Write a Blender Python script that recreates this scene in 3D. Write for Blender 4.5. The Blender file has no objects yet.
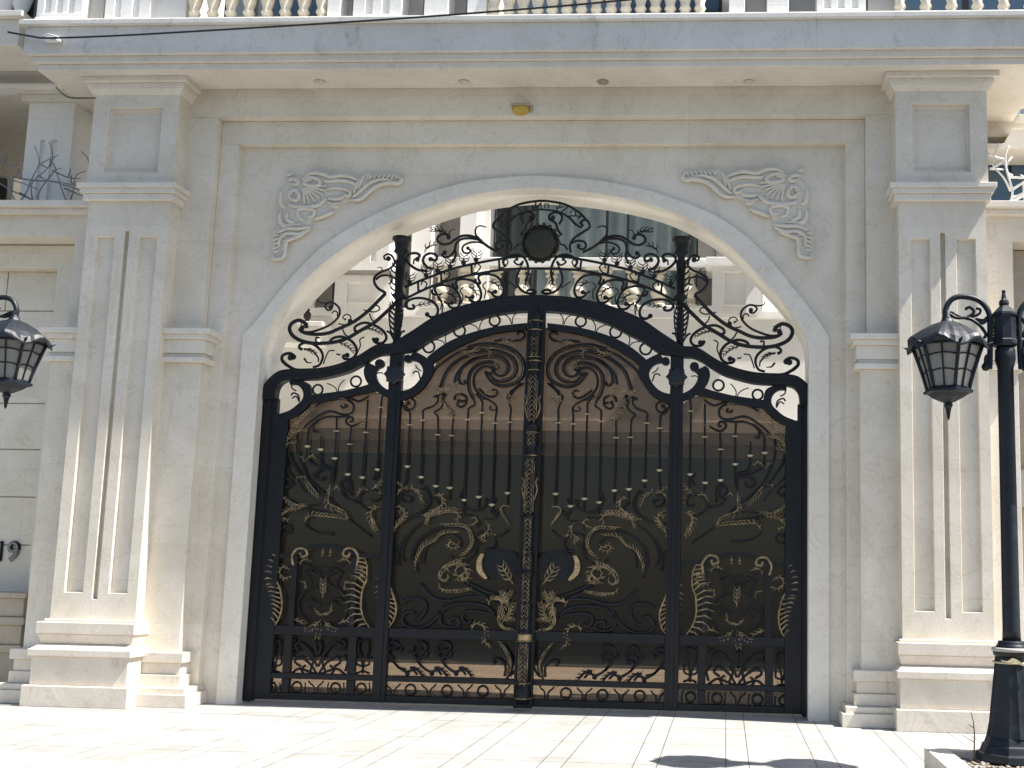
import bpy, bmesh, math, random
from mathutils import Vector
R = math.radians
random.seed(7)
scene = bpy.context.scene
COL = scene.collection

# ------------------------------------------------------------------ camera
CAM = (1.5945, -9.0796, 1.1001); YAW, PITCH, ROLL = .0626, .1421, .0207
FPX, CX, CY = 1148.28, 656.08, 407.34
_r = Vector((math.cos(YAW), math.sin(YAW), 0))
_f = Vector((-math.sin(YAW) * math.cos(PITCH), math.cos(YAW) * math.cos(PITCH), math.sin(PITCH)))
_u = _r.cross(_f)
_r, _u = math.cos(ROLL) * _r + math.sin(ROLL) * _u, -math.sin(ROLL) * _r + math.cos(ROLL) * _u
cam = bpy.data.cameras.new('camera'); cob = bpy.data.objects.new('camera', cam); COL.objects.link(cob)
from mathutils import Matrix
m = Matrix((( _r.x, _u.x, -_f.x, CAM[0]), (_r.y, _u.y, -_f.y, CAM[1]), (_r.z, _u.z, -_f.z, CAM[2]), (0, 0, 0, 1)))
cob.matrix_world = m
cam.sensor_width = 36; cam.sensor_fit = 'HORIZONTAL'; cam.lens = FPX / 1024 * 36
cam.shift_x = (512 - CX) / 1024; cam.shift_y = (CY - 384) / 1024
cam.clip_start = .05; cam.clip_end = 900
scene.camera = cob

# ------------------------------------------------------------------ light
SUNV = Vector((.60, -.098, 1.0)).normalized()          # towards the sun: high, from the right, just in front of the facade
w = bpy.data.worlds.new("World"); scene.world = w; w.use_nodes = True
nt = w.node_tree; nt.nodes.clear()
sky = nt.nodes.new('ShaderNodeTexSky'); sky.sky_type = 'NISHITA'; sky.sun_disc = False
sky.sun_elevation = math.asin(SUNV.z); sky.sun_rotation = math.atan2(SUNV.x, SUNV.y)
sky.air_density = 1.0; sky.dust_density = 1.5; sky.ozone_density = 1.0
bg = nt.nodes.new('ShaderNodeBackground'); bg.inputs[1].default_value = .075
wo = nt.nodes.new('ShaderNodeOutputWorld')
nt.links.new(sky.outputs[0], bg.inputs[0]); nt.links.new(bg.outputs[0], wo.inputs[0])
sl = bpy.data.lights.new('sun', 'SUN'); sl.energy = 5.0; sl.angle = R(.5); sl.color = (1, .96, .90)
so = bpy.data.objects.new('sun', sl); COL.objects.link(so); so.location = (6, -6, 14)
so.rotation_euler = (-SUNV).to_track_quat('-Z', 'Y').to_euler()
scene.view_settings.view_transform = 'Standard'; scene.view_settings.look = 'None'
scene.view_settings.exposure = 1.28; scene.view_settings.gamma = 1
scene.cycles.max_bounces = 10; scene.cycles.diffuse_bounces = 6; scene.cycles.transparent_max_bounces = 16
scene.cycles.caustics_reflective = False; scene.cycles.caustics_refractive = False

# ------------------------------------------------------------------ helpers
def P(px, py, Y):
    d = _f + _r * ((px - CX) / FPX) - _u * ((py - CY) / FPX)
    t = (Y - CAM[1]) / d.y
    return Vector((CAM[0] + d.x * t, Y, CAM[2] + d.z * t))

def spline(pts, n=5, closed=False):
    """Catmull-Rom through the points"""
    if len(pts) < 3: return [tuple(p) for p in pts]
    out = []; k = len(pts)
    for i in range(k - 1):
        p0 = pts[i - 1] if i > 0 else tuple(2 * a - b for a, b in zip(pts[0], pts[1]))
        p1, p2 = pts[i], pts[i + 1]
        p3 = pts[i + 2] if i + 2 < k else tuple(2 * a - b for a, b in zip(pts[-1], pts[-2]))
        for s in range(n):
            t = s / n
            out.append(tuple(.5 * (2 * b + (c - a) * t + (2 * a - 5 * b + 4 * c - d) * t * t + (3 * b - a - 3 * c + d) * t ** 3)
                             for a, b, c, d in zip(p0, p1, p2, p3)))
    out.append(tuple(pts[-1]))
    return out

def resample(pts, n):
    L = [0]
    for a, b in zip(pts, pts[1:]): L.append(L[-1] + math.dist(a, b))
    out = []; j = 0
    for i in range(n):
        s = L[-1] * i / (n - 1)
        while j < len(L) - 2 and L[j + 1] < s: j += 1
        t = (s - L[j]) / max(L[j + 1] - L[j], 1e-9)
        out.append(tuple(a + (b - a) * t for a, b in zip(pts[j], pts[j + 1])))
    return out

class MB:
    def __init__(s): s.v = []; s.f = []; s.sm = []
    def add(s, vs, fs, smooth=False):
        o = len(s.v); s.v += [tuple(v) for v in vs]
        for f in fs: s.f.append(tuple(i + o for i in f)); s.sm.append(smooth)
    def merge(s, o): 
        k = len(s.v); s.v += o.v; s.f += [tuple(i + k for i in f) for f in o.f]; s.sm += o.sm; return s
    def box(s, x0, x1, y0, y1, z0, z1):
        vs = [(x, y, z) for z in (z0, z1) for y in (y0, y1) for x in (x0, x1)]
        s.add(vs, [(0, 2, 3, 1), (4, 5, 7, 6), (0, 1, 5, 4), (2, 6, 7, 3), (0, 4, 6, 2), (1, 3, 7, 5)]); return s
    def frustum(s, b, t):                                # b, t = (x0,x1,y0,y1,z)
        vs = [(x, y, q[4]) for q in (b, t) for y in (q[2], q[3]) for x in (q[0], q[1])]
        s.add(vs, [(0, 2, 3, 1), (4, 5, 7, 6), (0, 1, 5, 4), (2, 6, 7, 3), (0, 4, 6, 2), (1, 3, 7, 5)]); return s
    def tube(s, pts, r, n=6, sy=1.0, cap=True):
        """swept tube for curves that stay (mostly) in a plane of constant y"""
        pts = [Vector(p) for p in pts]; k = len(pts)
        if not hasattr(r, '__len__'): r = [r] * k
        elif len(r) != k: r = [r[0] + (r[-1] - r[0]) * i / (k - 1) for i in range(k)] if len(r) == 2 else [x[0] for x in resample([(q,) if False else (q, i) for i, q in enumerate(r)], k)]
        vs = []; B0 = Vector((0, 1, 0))
        for i, p in enumerate(pts):
            T = (pts[min(i + 1, k - 1)] - pts[max(i - 1, 0)])
            if T.length < 1e-9: T = Vector((0, 0, 1))
            T.normalize()
            N = T.cross(B0)
            if N.length < .2: N = T.cross(Vector((1, 0, 0)))
            N.normalize(); B = N.cross(T)
            for j in range(n):
                a = 2 * math.pi * j / n
                vs.append(p + (N * math.cos(a) + B * math.sin(a) * sy) * r[i])
        fs = [(i * n + j, i * n + (j + 1) % n, (i + 1) * n + (j + 1) % n, (i + 1) * n + j) for i in range(k - 1) for j in range(n)]
        fs.append(tuple(range(n))[::-1]); fs.append(tuple(range((k - 1) * n, k * n)))
        s.add(vs, fs, True); return s
    def lathe(s, cx, cy, prof, n=16, a0=0, smooth=True):
        vs = []; k = len(prof)
        for z, r in prof:
            for j in range(n):
                a = a0 + 2 * math.pi * j / n; vs.append((cx + r * math.cos(a), cy + r * math.sin(a), z))
        fs = [(i * n + j, i * n + (j + 1) % n, (i + 1) * n + (j + 1) % n, (i + 1) * n + j) for i in range(k - 1) for j in range(n)]
        fs.append(tuple(range(n))[::-1]); fs.append(tuple(range((k - 1) * n, k * n)))
        s.add(vs, fs, smooth); return s
    def ball(s, c, r, sx=1, sy=1, sz=1, n=8):
        vs = []; fs = []
        for i in range(n // 2 + 1):
            t = math.pi * i / (n // 2)
            for j in range(n):
                a = 2 * math.pi * j / n
                vs.append((c[0] + r * sx * math.sin(t) * math.cos(a), c[1] + r * sy * math.sin(t) * math.sin(a), c[2] + r * sz * math.cos(t)))
        for i in range(n // 2):
            for j in range(n): fs.append((i * n + j, (i + 1) * n + j, (i + 1) * n + (j + 1) % n, i * n + (j + 1) % n))
        s.add(vs, fs, True); return s
    def torus(s, c, R_, r, n=20, m=6, sx=1, sz=1):
        vs = []; fs = []
        for i in range(n):
            a = 2 * math.pi * i / n
            for j in range(m):
                b = 2 * math.pi * j / m; q = R_ + r * math.cos(b)
                vs.append((c[0] + q * math.cos(a) * sx, c[1] + r * math.sin(b), c[2] + q * math.sin(a) * sz))
        for i in range(n):
            for j in range(m):
                fs.append((i * m + j, ((i + 1) % n) * m + j, ((i + 1) % n) * m + (j + 1) % m, i * m + (j + 1) % m))
        s.add(vs, fs, True); return s
    def ribbon(s, A, B, y0, y1, N=None):
        """solid plate between two edge curves (x,z pairs), thick from y0 (front) to y1"""
        N = N or max(len(A), len(B)); A = resample(A, N); B = resample(B, N)
        vs = []
        for a, b in zip(A, B): vs += [(a[0], y0, a[1]), (b[0], y0, b[1]), (b[0], y1, b[1]), (a[0], y1, a[1])]
        fs = []
        for i in range(N - 1):
            o = i * 4; p = o + 4
            for k in range(4): fs.append((o + k, p + k, p + (k + 1) % 4, o + (k + 1) % 4))
        fs += [(0, 1, 2, 3), tuple((N - 1) * 4 + k for k in (3, 2, 1, 0))]
        s.add(vs, fs); return s
    def plate(s, poly, y0, y1):
        n = len(poly); vs = [(x, y0, z) for x, z in poly] + [(x, y1, z) for x, z in poly]
        fs = [tuple(range(n)), tuple(range(2 * n - 1, n - 1, -1))] + [(i, i + n, (i + 1) % n + n, (i + 1) % n) for i in range(n)]
        s.add(vs, fs); return s
    def recbox(s, x0, x1, y0, y1, z0, z1, recs):
        """box whose front (y0) face has rectangular recesses (xa,xb,za,zb,depth)"""
        xs = sorted({x0, x1} | {q for a in recs for q in a[:2]}); zs = sorted({z0, z1} | {q for a in recs for q in a[2:4]})
        def dep(i, j):
            if i < 0 or j < 0 or i >= len(xs) - 1 or j >= len(zs) - 1: return None
            x = (xs[i] + xs[i + 1]) / 2; z = (zs[j] + zs[j + 1]) / 2; d = 0
            for a in recs:
                if a[0] < x < a[1] and a[2] < z < a[3]: d = a[4]
            return d
        for i in range(len(xs) - 1):
            for j in range(len(zs) - 1):
                d = dep(i, j); X0, X1, Z0, Z1 = xs[i], xs[i + 1], zs[j], zs[j + 1]; Y = y0 + d
                s.add([(X0, Y, Z0), (X1, Y, Z0), (X1, Y, Z1), (X0, Y, Z1)], [(0, 1, 2, 3)])
                e = dep(i + 1, j)
                if e is not None and e != d: s.add([(X1, y0 + d, Z0), (X1, y0 + e, Z0), (X1, y0 + e, Z1), (X1, y0 + d, Z1)], [(0, 1, 2, 3)])
                e = dep(i, j + 1)
                if e is not None and e != d: s.add([(X0, y0 + d, Z1), (X1, y0 + d, Z1), (X1, y0 + e, Z1), (X0, y0 + e, Z1)], [(0, 1, 2, 3)])
        s.add([(x, y, z) for z in (z0, z1) for y in (y0, y1) for x in (x0, x1)],
              [(0, 2, 3, 1), (4, 5, 7, 6), (2, 6, 7, 3), (0, 4, 6, 2), (1, 3, 7, 5)]); return s
    def mirror(s, cx):
        o = MB(); o.v = [(2 * cx - x, y, z) for x, y, z in s.v]; o.f = [f[::-1] for f in s.f]; o.sm = list(s.sm); return o
    def shift(s, dx=0, dy=0, dz=0):
        o = MB(); o.v = [(x + dx, y + dy, z + dz) for x, y, z in s.v]; o.f = list(s.f); o.sm = list(s.sm); return o
    def build(s, name, mat, parent=None, bevel=0, label=None):
        me = bpy.data.meshes.new(name); q = parent
        off = Vector((0, 0, 0))
        while q is not None: off += Vector(q.location); q = q.parent
        me.from_pydata([tuple(Vector(v) - off) for v in s.v], [], s.f); 
        bm = bmesh.new(); bm.from_mesh(me)
        if bevel: bmesh.ops.remove_doubles(bm, verts=bm.verts, dist=.0004)
        bmesh.ops.recalc_face_normals(bm, faces=bm.faces)
        bm.to_mesh(me); bm.free()
        if len(me.polygons) == len(s.sm): me.polygons.foreach_set('use_smooth', s.sm)
        me.materials.append(mat)
        o = bpy.data.objects.new(name, me); COL.objects.link(o); o.parent = parent
        if bevel:
            b = o.modifiers.new('edge', 'BEVEL'); b.width = bevel; b.segments = 2; b.limit_method = 'ANGLE'; b.angle_limit = R(40)
        if label: o['label'] = label
        return o

def tag(o, label=None, cat=None, group=None, kind=None):
    if label: o['label'] = label
    if cat: o['category'] = cat
    if group: o['group'] = group
    if kind: o['kind'] = kind
    return o
def thing(name, loc, label, cat, group=None):
    o = bpy.data.objects.new(name, None); COL.objects.link(o); o.location = loc; o.empty_display_size = .2
    return tag(o, label, cat, group)
def copy_tree(o, parent=None):
    c = o.copy(); COL.objects.link(c); c.parent = parent
    for ch in list(o.children): copy_tree(ch, c)
    return c

# ------------------------------------------------------------------ materials
def newmat(name):
    m = bpy.data.materials.new(name); m.use_nodes = True; n = m.node_tree
    return m, n, n.nodes['Principled BSDF']
def stone(name, c1, c2, rough=.5, joints=None, dirt=0.0, vein=.34, bump=.12):
    m, n, b = newmat(name); N = n.nodes.new; L = n.links.new
    tc = N('ShaderNodeTexCoord')
    n1 = N('ShaderNodeTexNoise'); n1.inputs['Scale'].default_value = 1.3; n1.inputs['Detail'].default_value = 9; n1.inputs['Roughness'].default_value = .62; n1.inputs['Distortion'].default_value = 1.2
    L(tc.outputs['Object'], n1.inputs['Vector'])
    r1 = N('ShaderNodeValToRGB'); r1.color_ramp.elements[0].position = .32; r1.color_ramp.elements[0].color = (*c1, 1); r1.color_ramp.elements[1].position = .68; r1.color_ramp.elements[1].color = (*c2, 1)
    L(n1.outputs['Fac'], r1.inputs[0]); col = r1.outputs[0]
    # veins
    n2 = N('ShaderNodeTexNoise'); n2.inputs['Scale'].default_value = 2.2; n2.inputs['Detail'].default_value = 6; n2.inputs['Distortion'].default_value = 2.5
    L(tc.outputs['Object'], n2.inputs['Vector'])
    r2 = N('ShaderNodeValToRGB'); e = r2.color_ramp.elements; e[0].position = .485; e[0].color = (1, 1, 1, 1); e[1].position = .515; e[1].color = (1, 1, 1, 1)
    q = e.new(.5); q.color = (.68, .63, .56, 1)
    L(n2.outputs['Fac'], r2.inputs[0])
    mx = N('ShaderNodeMixRGB'); mx.blend_type = 'MULTIPLY'; mx.inputs[0].default_value = vein; L(col, mx.inputs[1]); L(r2.outputs[0], mx.inputs[2]); col = mx.outputs[0]
    # fine speckle
    n3 = N('ShaderNodeTexNoise'); n3.inputs['Scale'].default_value = 60; n3.inputs['Detail'].default_value = 4; L(tc.outputs['Object'], n3.inputs['Vector'])
    r3 = N('ShaderNodeMapRange'); r3.inputs['To Min'].default_value = .90; r3.inputs['To Max'].default_value = 1.08; L(n3.outputs['Fac'], r3.inputs[0])
    mx = N('ShaderNodeMixRGB'); mx.blend_type = 'MULTIPLY'; mx.inputs[0].default_value = 1; L(col, mx.inputs[1]); L(r3.outputs[0], mx.inputs[2]); col = mx.outputs[0]
    if joints:
        bw, bh, amt = joints
        sp = N('ShaderNodeSeparateXYZ'); L(tc.outputs['Object'], sp.inputs[0]); cb = N('ShaderNodeCombineXYZ'); L(sp.outputs[0], cb.inputs[0]); L(sp.outputs[2], cb.inputs[1])
        bt = N('ShaderNodeTexBrick'); bt.inputs['Scale'].default_value = 1; bt.inputs['Brick Width'].default_value = bw; bt.inputs['Row Height'].default_value = bh
        bt.inputs['Mortar Size'].default_value = .0025; bt.inputs['Mortar Smooth'].default_value = .1; bt.inputs['Bias'].default_value = 0
        bt.inputs['Color1'].default_value = (1, 1, 1, 1); bt.inputs['Color2'].default_value = (.945, .94, .93, 1); bt.inputs['Mortar'].default_value = (1 - amt, 1 - amt, 1 - amt, 1)
        L(cb.outputs[0], bt.inputs['Vector'])
        mx = N('ShaderNodeMixRGB'); mx.blend_type = 'MULTIPLY'; mx.inputs[0].default_value = 1; L(col, mx.inputs[1]); L(bt.outputs[0], mx.inputs[2]); col = mx.outputs[0]
    if dirt:
        n4 = N('ShaderNodeTexNoise'); n4.inputs['Scale'].default_value = 3.0; n4.inputs['Detail'].default_value = 10; n4.inputs['Roughness'].default_value = .7; n4.inputs['Distortion'].default_value = .6
        mp = N('ShaderNodeMapping'); mp.inputs['Scale'].default_value = (1.0, 1.0, .45); L(tc.outputs['Object'], mp.inputs[0]); L(mp.outputs[0], n4.inputs['Vector'])
        r4 = N('ShaderNodeValToRGB'); r4.color_ramp.elements[0].position = .58; r4.color_ramp.elements[1].position = .74; L(n4.outputs['Fac'], r4.inputs[0])
        mu = N('ShaderNodeMath'); mu.operation = 'MULTIPLY'; mu.inputs[1].default_value = dirt; L(r4.outputs[0], mu.inputs[0])
        mx = N('ShaderNodeMixRGB'); mx.inputs[2].default_value = (.16, .14, .11, 1); L(mu.outputs[0], mx.inputs[0]); L(col, mx.inputs[1]); col = mx.outputs[0]
    L(col, b.inputs['Base Color'])
    rr = N('ShaderNodeMapRange'); rr.inputs['To Min'].default_value = rough - .1; rr.inputs['To Max'].default_value = rough + .15; L(n1.outputs['Fac'], rr.inputs[0]); L(rr.outputs[0], b.inputs['Roughness'])
    bp = N('ShaderNodeBump'); bp.inputs['Strength'].default_value = bump; bp.inputs['Distance'].default_value = .01; L(n3.outputs['Fac'], bp.inputs['Height']); L(bp.outputs[0], b.inputs['Normal'])
    b.inputs['Specular IOR Level'].default_value = .35
    return m
def plain(name, c, rough=.5, metal=0, noise=0.0, spec=.5, nscale=20):
    m, n, b = newmat(name); N = n.nodes.new; L = n.links.new
    tc = N('ShaderNodeTexCoord'); n1 = N('ShaderNodeTexNoise'); n1.inputs['Scale'].default_value = nscale; n1.inputs['Detail'].default_value = 5
    L(tc.outputs['Object'], n1.inputs['Vector'])
    r = N('ShaderNodeValToRGB'); r.color_ramp.elements[0].position = .3; r.color_ramp.elements[1].position = .7
    r.color_ramp.elements[0].color = (*[x * (1 - noise) for x in c], 1); r.color_ramp.elements[1].color = (*[min(x * (1 + noise), 1) for x in c], 1)
    L(n1.outputs['Fac'], r.inputs[0]); L(r.outputs[0], b.inputs['Base Color'])
    rr = N('ShaderNodeMapRange'); rr.inputs['To Min'].default_value = max(rough - .08, .02); rr.inputs['To Max'].default_value = rough + .12; L(n1.outputs['Fac'], rr.inputs[0]); L(rr.outputs[0], b.inputs['Roughness'])
    b.inputs['Metallic'].default_value = metal; b.inputs['Specular IOR Level'].default_value = spec
    return m
CR1, CR2 = (.645, .59, .49), (.775, .72, .63)
M = {}
M['wall'] = stone('limestone_wall', CR1, CR2, .5, joints=(1.25, .62, .13), dirt=.16)
M['pier'] = stone('limestone_pier', CR1, CR2, .45, joints=(3.0, .95, .12), dirt=.12)
M['trim'] = stone('limestone_trim', (.66, .61, .53), (.77, .73, .65), .45, dirt=.10)
M['base'] = stone('limestone_base', (.58, .52, .44), (.73, .67, .58), .5, dirt=.6)
M['fascia'] = stone('limestone_fascia', (.63, .61, .56), (.74, .72, .67), .5, joints=(1.5, 3, .12), dirt=.6)
M['relief'] = stone('carved_limestone', (.62, .58, .50), (.72, .68, .60), .5, dirt=.08)
M['house'] = stone('white_limestone', (.80, .785, .75), (.87, .855, .82), .5, joints=(1.1, .55, .15), vein=.15)
M['cream'] = stone('cream_balusters', (.68, .61, .48), (.76, .70, .58), .5, vein=.1, dirt=.08)
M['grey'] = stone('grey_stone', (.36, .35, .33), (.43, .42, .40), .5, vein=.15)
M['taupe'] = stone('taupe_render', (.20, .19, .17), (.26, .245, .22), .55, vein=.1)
M['brownstone'] = stone('brown_slab', (.36, .31, .24), (.46, .40, .32), .55, dirt=.2)
M['iron'] = plain('black_painted_iron', (.0065, .0075, .010), .42, 0, .35, .28)
M['lampiron'] = plain('dark_blue_black_iron', (.009, .013, .019), .46, 0, .35, .35)
M['gold'] = plain('brushed_antique_gold', (.40, .29, .15), .42, .55, .45, nscale=60)
M['goldworn'] = plain('worn_gilt_over_black', (.27, .205, .115), .42, .45, .75, nscale=25)
M['brass'] = plain('pale_brass_collars', (.56, .48, .34), .4, .4, .3, nscale=60)
M['medal'] = plain('dark_bronze_mesh', (.03, .028, .018), .5, .3, .6, nscale=90)
M['soil'] = plain('dry_soil', (.22, .15, .09), .9, 0, .4, nscale=30)
M['pebble'] = plain('grey_pebbles', (.34, .31, .27), .8, 0, .4, nscale=14)
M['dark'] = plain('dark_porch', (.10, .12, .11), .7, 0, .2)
M['frame'] = plain('dark_window_frame', (.03, .03, .03), .4)
M['curtain'] = plain('grey_green_curtain', (.27, .325, .31), .8, 0, .10, nscale=3)
M['curtaindark'] = plain('dark_grey_curtain', (.10, .11, .105), .8, 0, .1, nscale=3)
M['yellow'] = plain('yellow_plastic', (.50, .34, .05), .35, 0, .2)
M['white'] = plain('white_metal', (.72, .72, .72), .35, 0, .05)
M['silver'] = plain('brushed_silver_branch', (.22, .22, .23), .45, .5, .25)
M['rubber'] = plain('black_cable', (.012, .012, .012), .5)
M['dry'] = plain('dry_leaf', (.50, .45, .28), .7, 0, .25)
M['twig'] = plain('dry_twig', (.16, .11, .07), .9, 0, .2)
M['asphalt'] = plain('asphalt', (.055, .055, .055), .85, 0, .25, nscale=40)
M['lens'] = plain('downlight_lens', (.70, .66, .58), .4, 0, .05)
def skypane():
    m, n, b = newmat('sky_tinted_glass'); b.inputs['Base Color'].default_value = (.05, .09, .14, 1); b.inputs['Roughness'].default_value = .06  # blue base colour paints in the sky reflected by the glass
    b.inputs['Specular IOR Level'].default_value = .6
    return m
M['skypane'] = skypane()
def smoked():
    m, n, b = newmat('smoked_brown_sheet'); n.nodes.remove(b); N = n.nodes.new; L = n.links.new
    t = N('ShaderNodeBsdfTransparent'); t.inputs[0].default_value = (.40, .345, .295, 1)
    g = N('ShaderNodeBsdfGlossy'); g.inputs['Roughness'].default_value = .12; g.inputs[0].default_value = (.8, .85, .9, 1)
    fr = N('ShaderNodeFresnel'); fr.inputs[0].default_value = 1.40
    mx = N('ShaderNodeMixShader'); L(fr.outputs[0], mx.inputs[0]); L(t.outputs[0], mx.inputs[1]); L(g.outputs[0], mx.inputs[2])
    d = N('ShaderNodeBsdfDiffuse'); d.inputs[0].default_value = (.13, .13, .115, 1)
    tc = N('ShaderNodeTexCoord'); ns = N('ShaderNodeTexNoise'); ns.inputs['Scale'].default_value = 2.5; ns.inputs['Detail'].default_value = 7; L(tc.outputs['Object'], ns.inputs['Vector'])
    mr = N('ShaderNodeMapRange'); mr.inputs['To Min'].default_value = .03; mr.inputs['To Max'].default_value = .09; L(ns.outputs['Fac'], mr.inputs[0])
    m2 = N('ShaderNodeMixShader'); L(mr.outputs[0], m2.inputs[0]); L(mx.outputs[0], m2.inputs[1]); L(d.outputs[0], m2.inputs[2])
    L(m2.outputs[0], n.nodes['Material Output'].inputs[0]); return m
M['smoked'] = smoked()
def lampglass():
    m, n, b = newmat('frosted_lamp_glass'); b.inputs['Base Color'].default_value = (.34, .34, .32, 1); b.inputs['Roughness'].default_value = .35
    b.inputs['Transmission Weight'].default_value = .35; b.inputs['Alpha'].default_value = .85
    return m
M['lampglass'] = lampglass()
def paving(k=1.0, nm='pale_marble_paving'):
    m, n, b = newmat(nm); N = n.nodes.new; L = n.links.new
    tc = N('ShaderNodeTexCoord'); sp = N('ShaderNodeSeparateXYZ'); L(tc.outputs['Object'], sp.inputs[0])
    def line(out, pitch, offs, w):
        a = N('ShaderNodeMath'); a.operation = 'ADD'; a.inputs[1].default_value = 100 * pitch - offs; L(out, a.inputs[0])
        c = N('ShaderNodeMath'); c.operation = 'PINGPONG'; c.inputs[1].default_value = pitch / 2; L(a.outputs[0], c.inputs[0])
        d = N('ShaderNodeMath'); d.operation = 'LESS_THAN'; d.inputs[1].default_value = w; L(c.outputs[0], d.inputs[0]); return d.outputs[0]
    ls = [line(sp.outputs[0], .53, .02, .003), line(sp.outputs[0], .53, .155, .003), line(sp.outputs[1], .82, -.62, .0045), line(sp.outputs[1], 1.64, -.48, .003)]
    acc = ls[0]
    for q in ls[1:]:
        mx = N('ShaderNodeMath'); mx.operation = 'MAXIMUM'; L(acc, mx.inputs[0]); L(q, mx.inputs[1]); acc = mx.outputs[0]
    n1 = N('ShaderNodeTexNoise'); n1.inputs['Scale'].default_value = 2.2; n1.inputs['Detail'].default_value = 9; n1.inputs['Distortion'].default_value = 1.5; L(tc.outputs['Object'], n1.inputs['Vector'])
    r1 = N('ShaderNodeValToRGB'); r1.color_ramp.elements[0].position = .3; r1.color_ramp.elements[1].position = .7
    r1.color_ramp.elements[0].color = (.27 * k, .265 * k, .247 * k, 1); r1.color_ramp.elements[1].color = (.40 * k, .393 * k, .37 * k, 1); L(n1.outputs['Fac'], r1.inputs[0])
    n2 = N('ShaderNodeTexNoise'); n2.inputs['Scale'].default_value = 7; n2.inputs['Detail'].default_value = 8; n2.inputs['Roughness'].default_value = .7; L(tc.outputs['Object'], n2.inputs['Vector'])
    r2 = N('ShaderNodeValToRGB'); r2.color_ramp.elements[0].position = .62; r2.color_ramp.elements[1].position = .75; r2.color_ramp.elements[1].color = (.35, .35, .35, 1); L(n2.outputs['Fac'], r2.inputs[0])
    mx = N('ShaderNodeMixRGB'); mx.inputs[2].default_value = (.20, .18, .15, 1); L(r2.outputs[0], mx.inputs[0]); L(r1.outputs[0], mx.inputs[1])
    my = N('ShaderNodeMixRGB'); my.inputs[2].default_value = (.09, .082, .07, 1); L(acc, my.inputs[0]); L(mx.outputs[0], my.inputs[1])
    L(my.outputs[0], b.inputs['Base Color']); b.inputs['Roughness'].default_value = .55; b.inputs['Specular IOR Level'].default_value = .3
    bp = N('ShaderNodeBump'); bp.inputs['Strength'].default_value = .25; bp.inputs['Distance'].default_value = .004; bp.invert = True; L(acc, bp.inputs['Height']); L(bp.outputs[0], b.inputs['Normal'])
    return m
M['paving'] = paving(); M['courtyard'] = paving(2.05, 'white_marble_courtyard')

# ------------------------------------------------------------------ setting
def struct(name, mb, mat): return tag(mb.build(name, mat), kind='structure')
g = MB(); g.box(-200, 200, -200, 200, -.30, -.12); struct('ground', g, M['asphalt'])
g = MB(); g.box(-14, 14, -4.6, .6, -.20, 0); struct('forecourt_paving', g, M['paving'])
g = MB(); g.box(-14, 14, .604, 12, -.20, 0); struct('courtyard_floor', g, M['courtyard'])

# ------------------------------------------------------------------ gateway wall
YG = .15                                                   # gate plane
ZS = 5.03                                                  # soffit height
YR = -.03
def xz(px, py, Y): q = P(px, py, Y); return (q.x, q.z)
XC = 0.0
JI, JO = 2.236, 2.398
# outline measured on the left half and on the right half (the arch is a little fuller on the right)
OUTL = [(-2.398, 2.955), (-2.255, 3.13), (-2.06, 3.40), (-1.78, 3.71), (-1.45, 3.935), (-1.04, 4.128), (-.66, 4.25), (-.32, 4.304), (0, 4.322)]
OUTR = [(0, 4.322), (.36, 4.298), (.69, 4.25), (1.03, 4.165), (1.44, 4.005), (1.70, 3.835), (1.94, 3.60), (2.135, 3.355), (2.29, 3.155), (2.400, 2.985)]
INL = [(-2.232, 2.84), (-2.19, 3.00), (-2.09, 3.18), (-1.93, 3.39), (-1.71, 3.60), (-1.40, 3.82), (-1.02, 4.00), (-.63, 4.13), (-.30, 4.19), (0, 4.212)]
INR = [(0, 4.212), (.32, 4.19), (.66, 4.14), (1.02, 4.052), (1.304, 3.925), (1.582, 3.74), (1.857, 3.46), (2.076, 3.21), (2.197, 3.015), (2.240, 2.86)]
def full(l, r, J):
    cur = spline(l + r[1:], 6); cur[0] = (-J, cur[0][1]); cur[-1] = (J, cur[-1][1])
    return [(-J, 0.0)] + resample(cur, 110) + [(J, 0.0)]
INc = full(INL, INR, JI); OUTc = full(OUTL, OUTR, JO)
gw = thing('gateway_wall', (XC, 0, 0), 'cream limestone gateway wall with a wide arched opening and carved corner reliefs', 'wall')
ZT, AT, ZR, AR = 4.581, 2.528, 4.782, 2.681
WB = .40                                                   # wall back
b = MB()
# field: vertical strips above the arch + side strips
top = [q for q in OUTc]
for (a, c) in zip(top[1:-1], top[2:]):
    b.add([(a[0], 0, a[1]), (c[0], 0, c[1]), (c[0], 0, ZT), (a[0], 0, ZT)], [(0, 1, 2, 3)])
    b.add([(a[0], WB, a[1]), (c[0], WB, c[1]), (c[0], WB, 5.3), (a[0], WB, 5.3)], [(0, 1, 2, 3)])
for sg in (-1, 1):
    xe = XC + sg * JO; xf = XC + sg * AT
    b.add([(xe, 0, 0), (xf, 0, 0), (xf, 0, ZT), (xe, 0, ZT)], [(0, 1, 2, 3)])
    b.add([(xe, WB, 0), (xf + sg * 1.2, WB, 0), (xf + sg * 1.2, WB, 5.3), (xe, WB, 5.3)], [(0, 1, 2, 3)])
b.build('spandrel_field', M['wall'], gw)
b = MB()
Y1, Y2 = -.075, -.165
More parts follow.
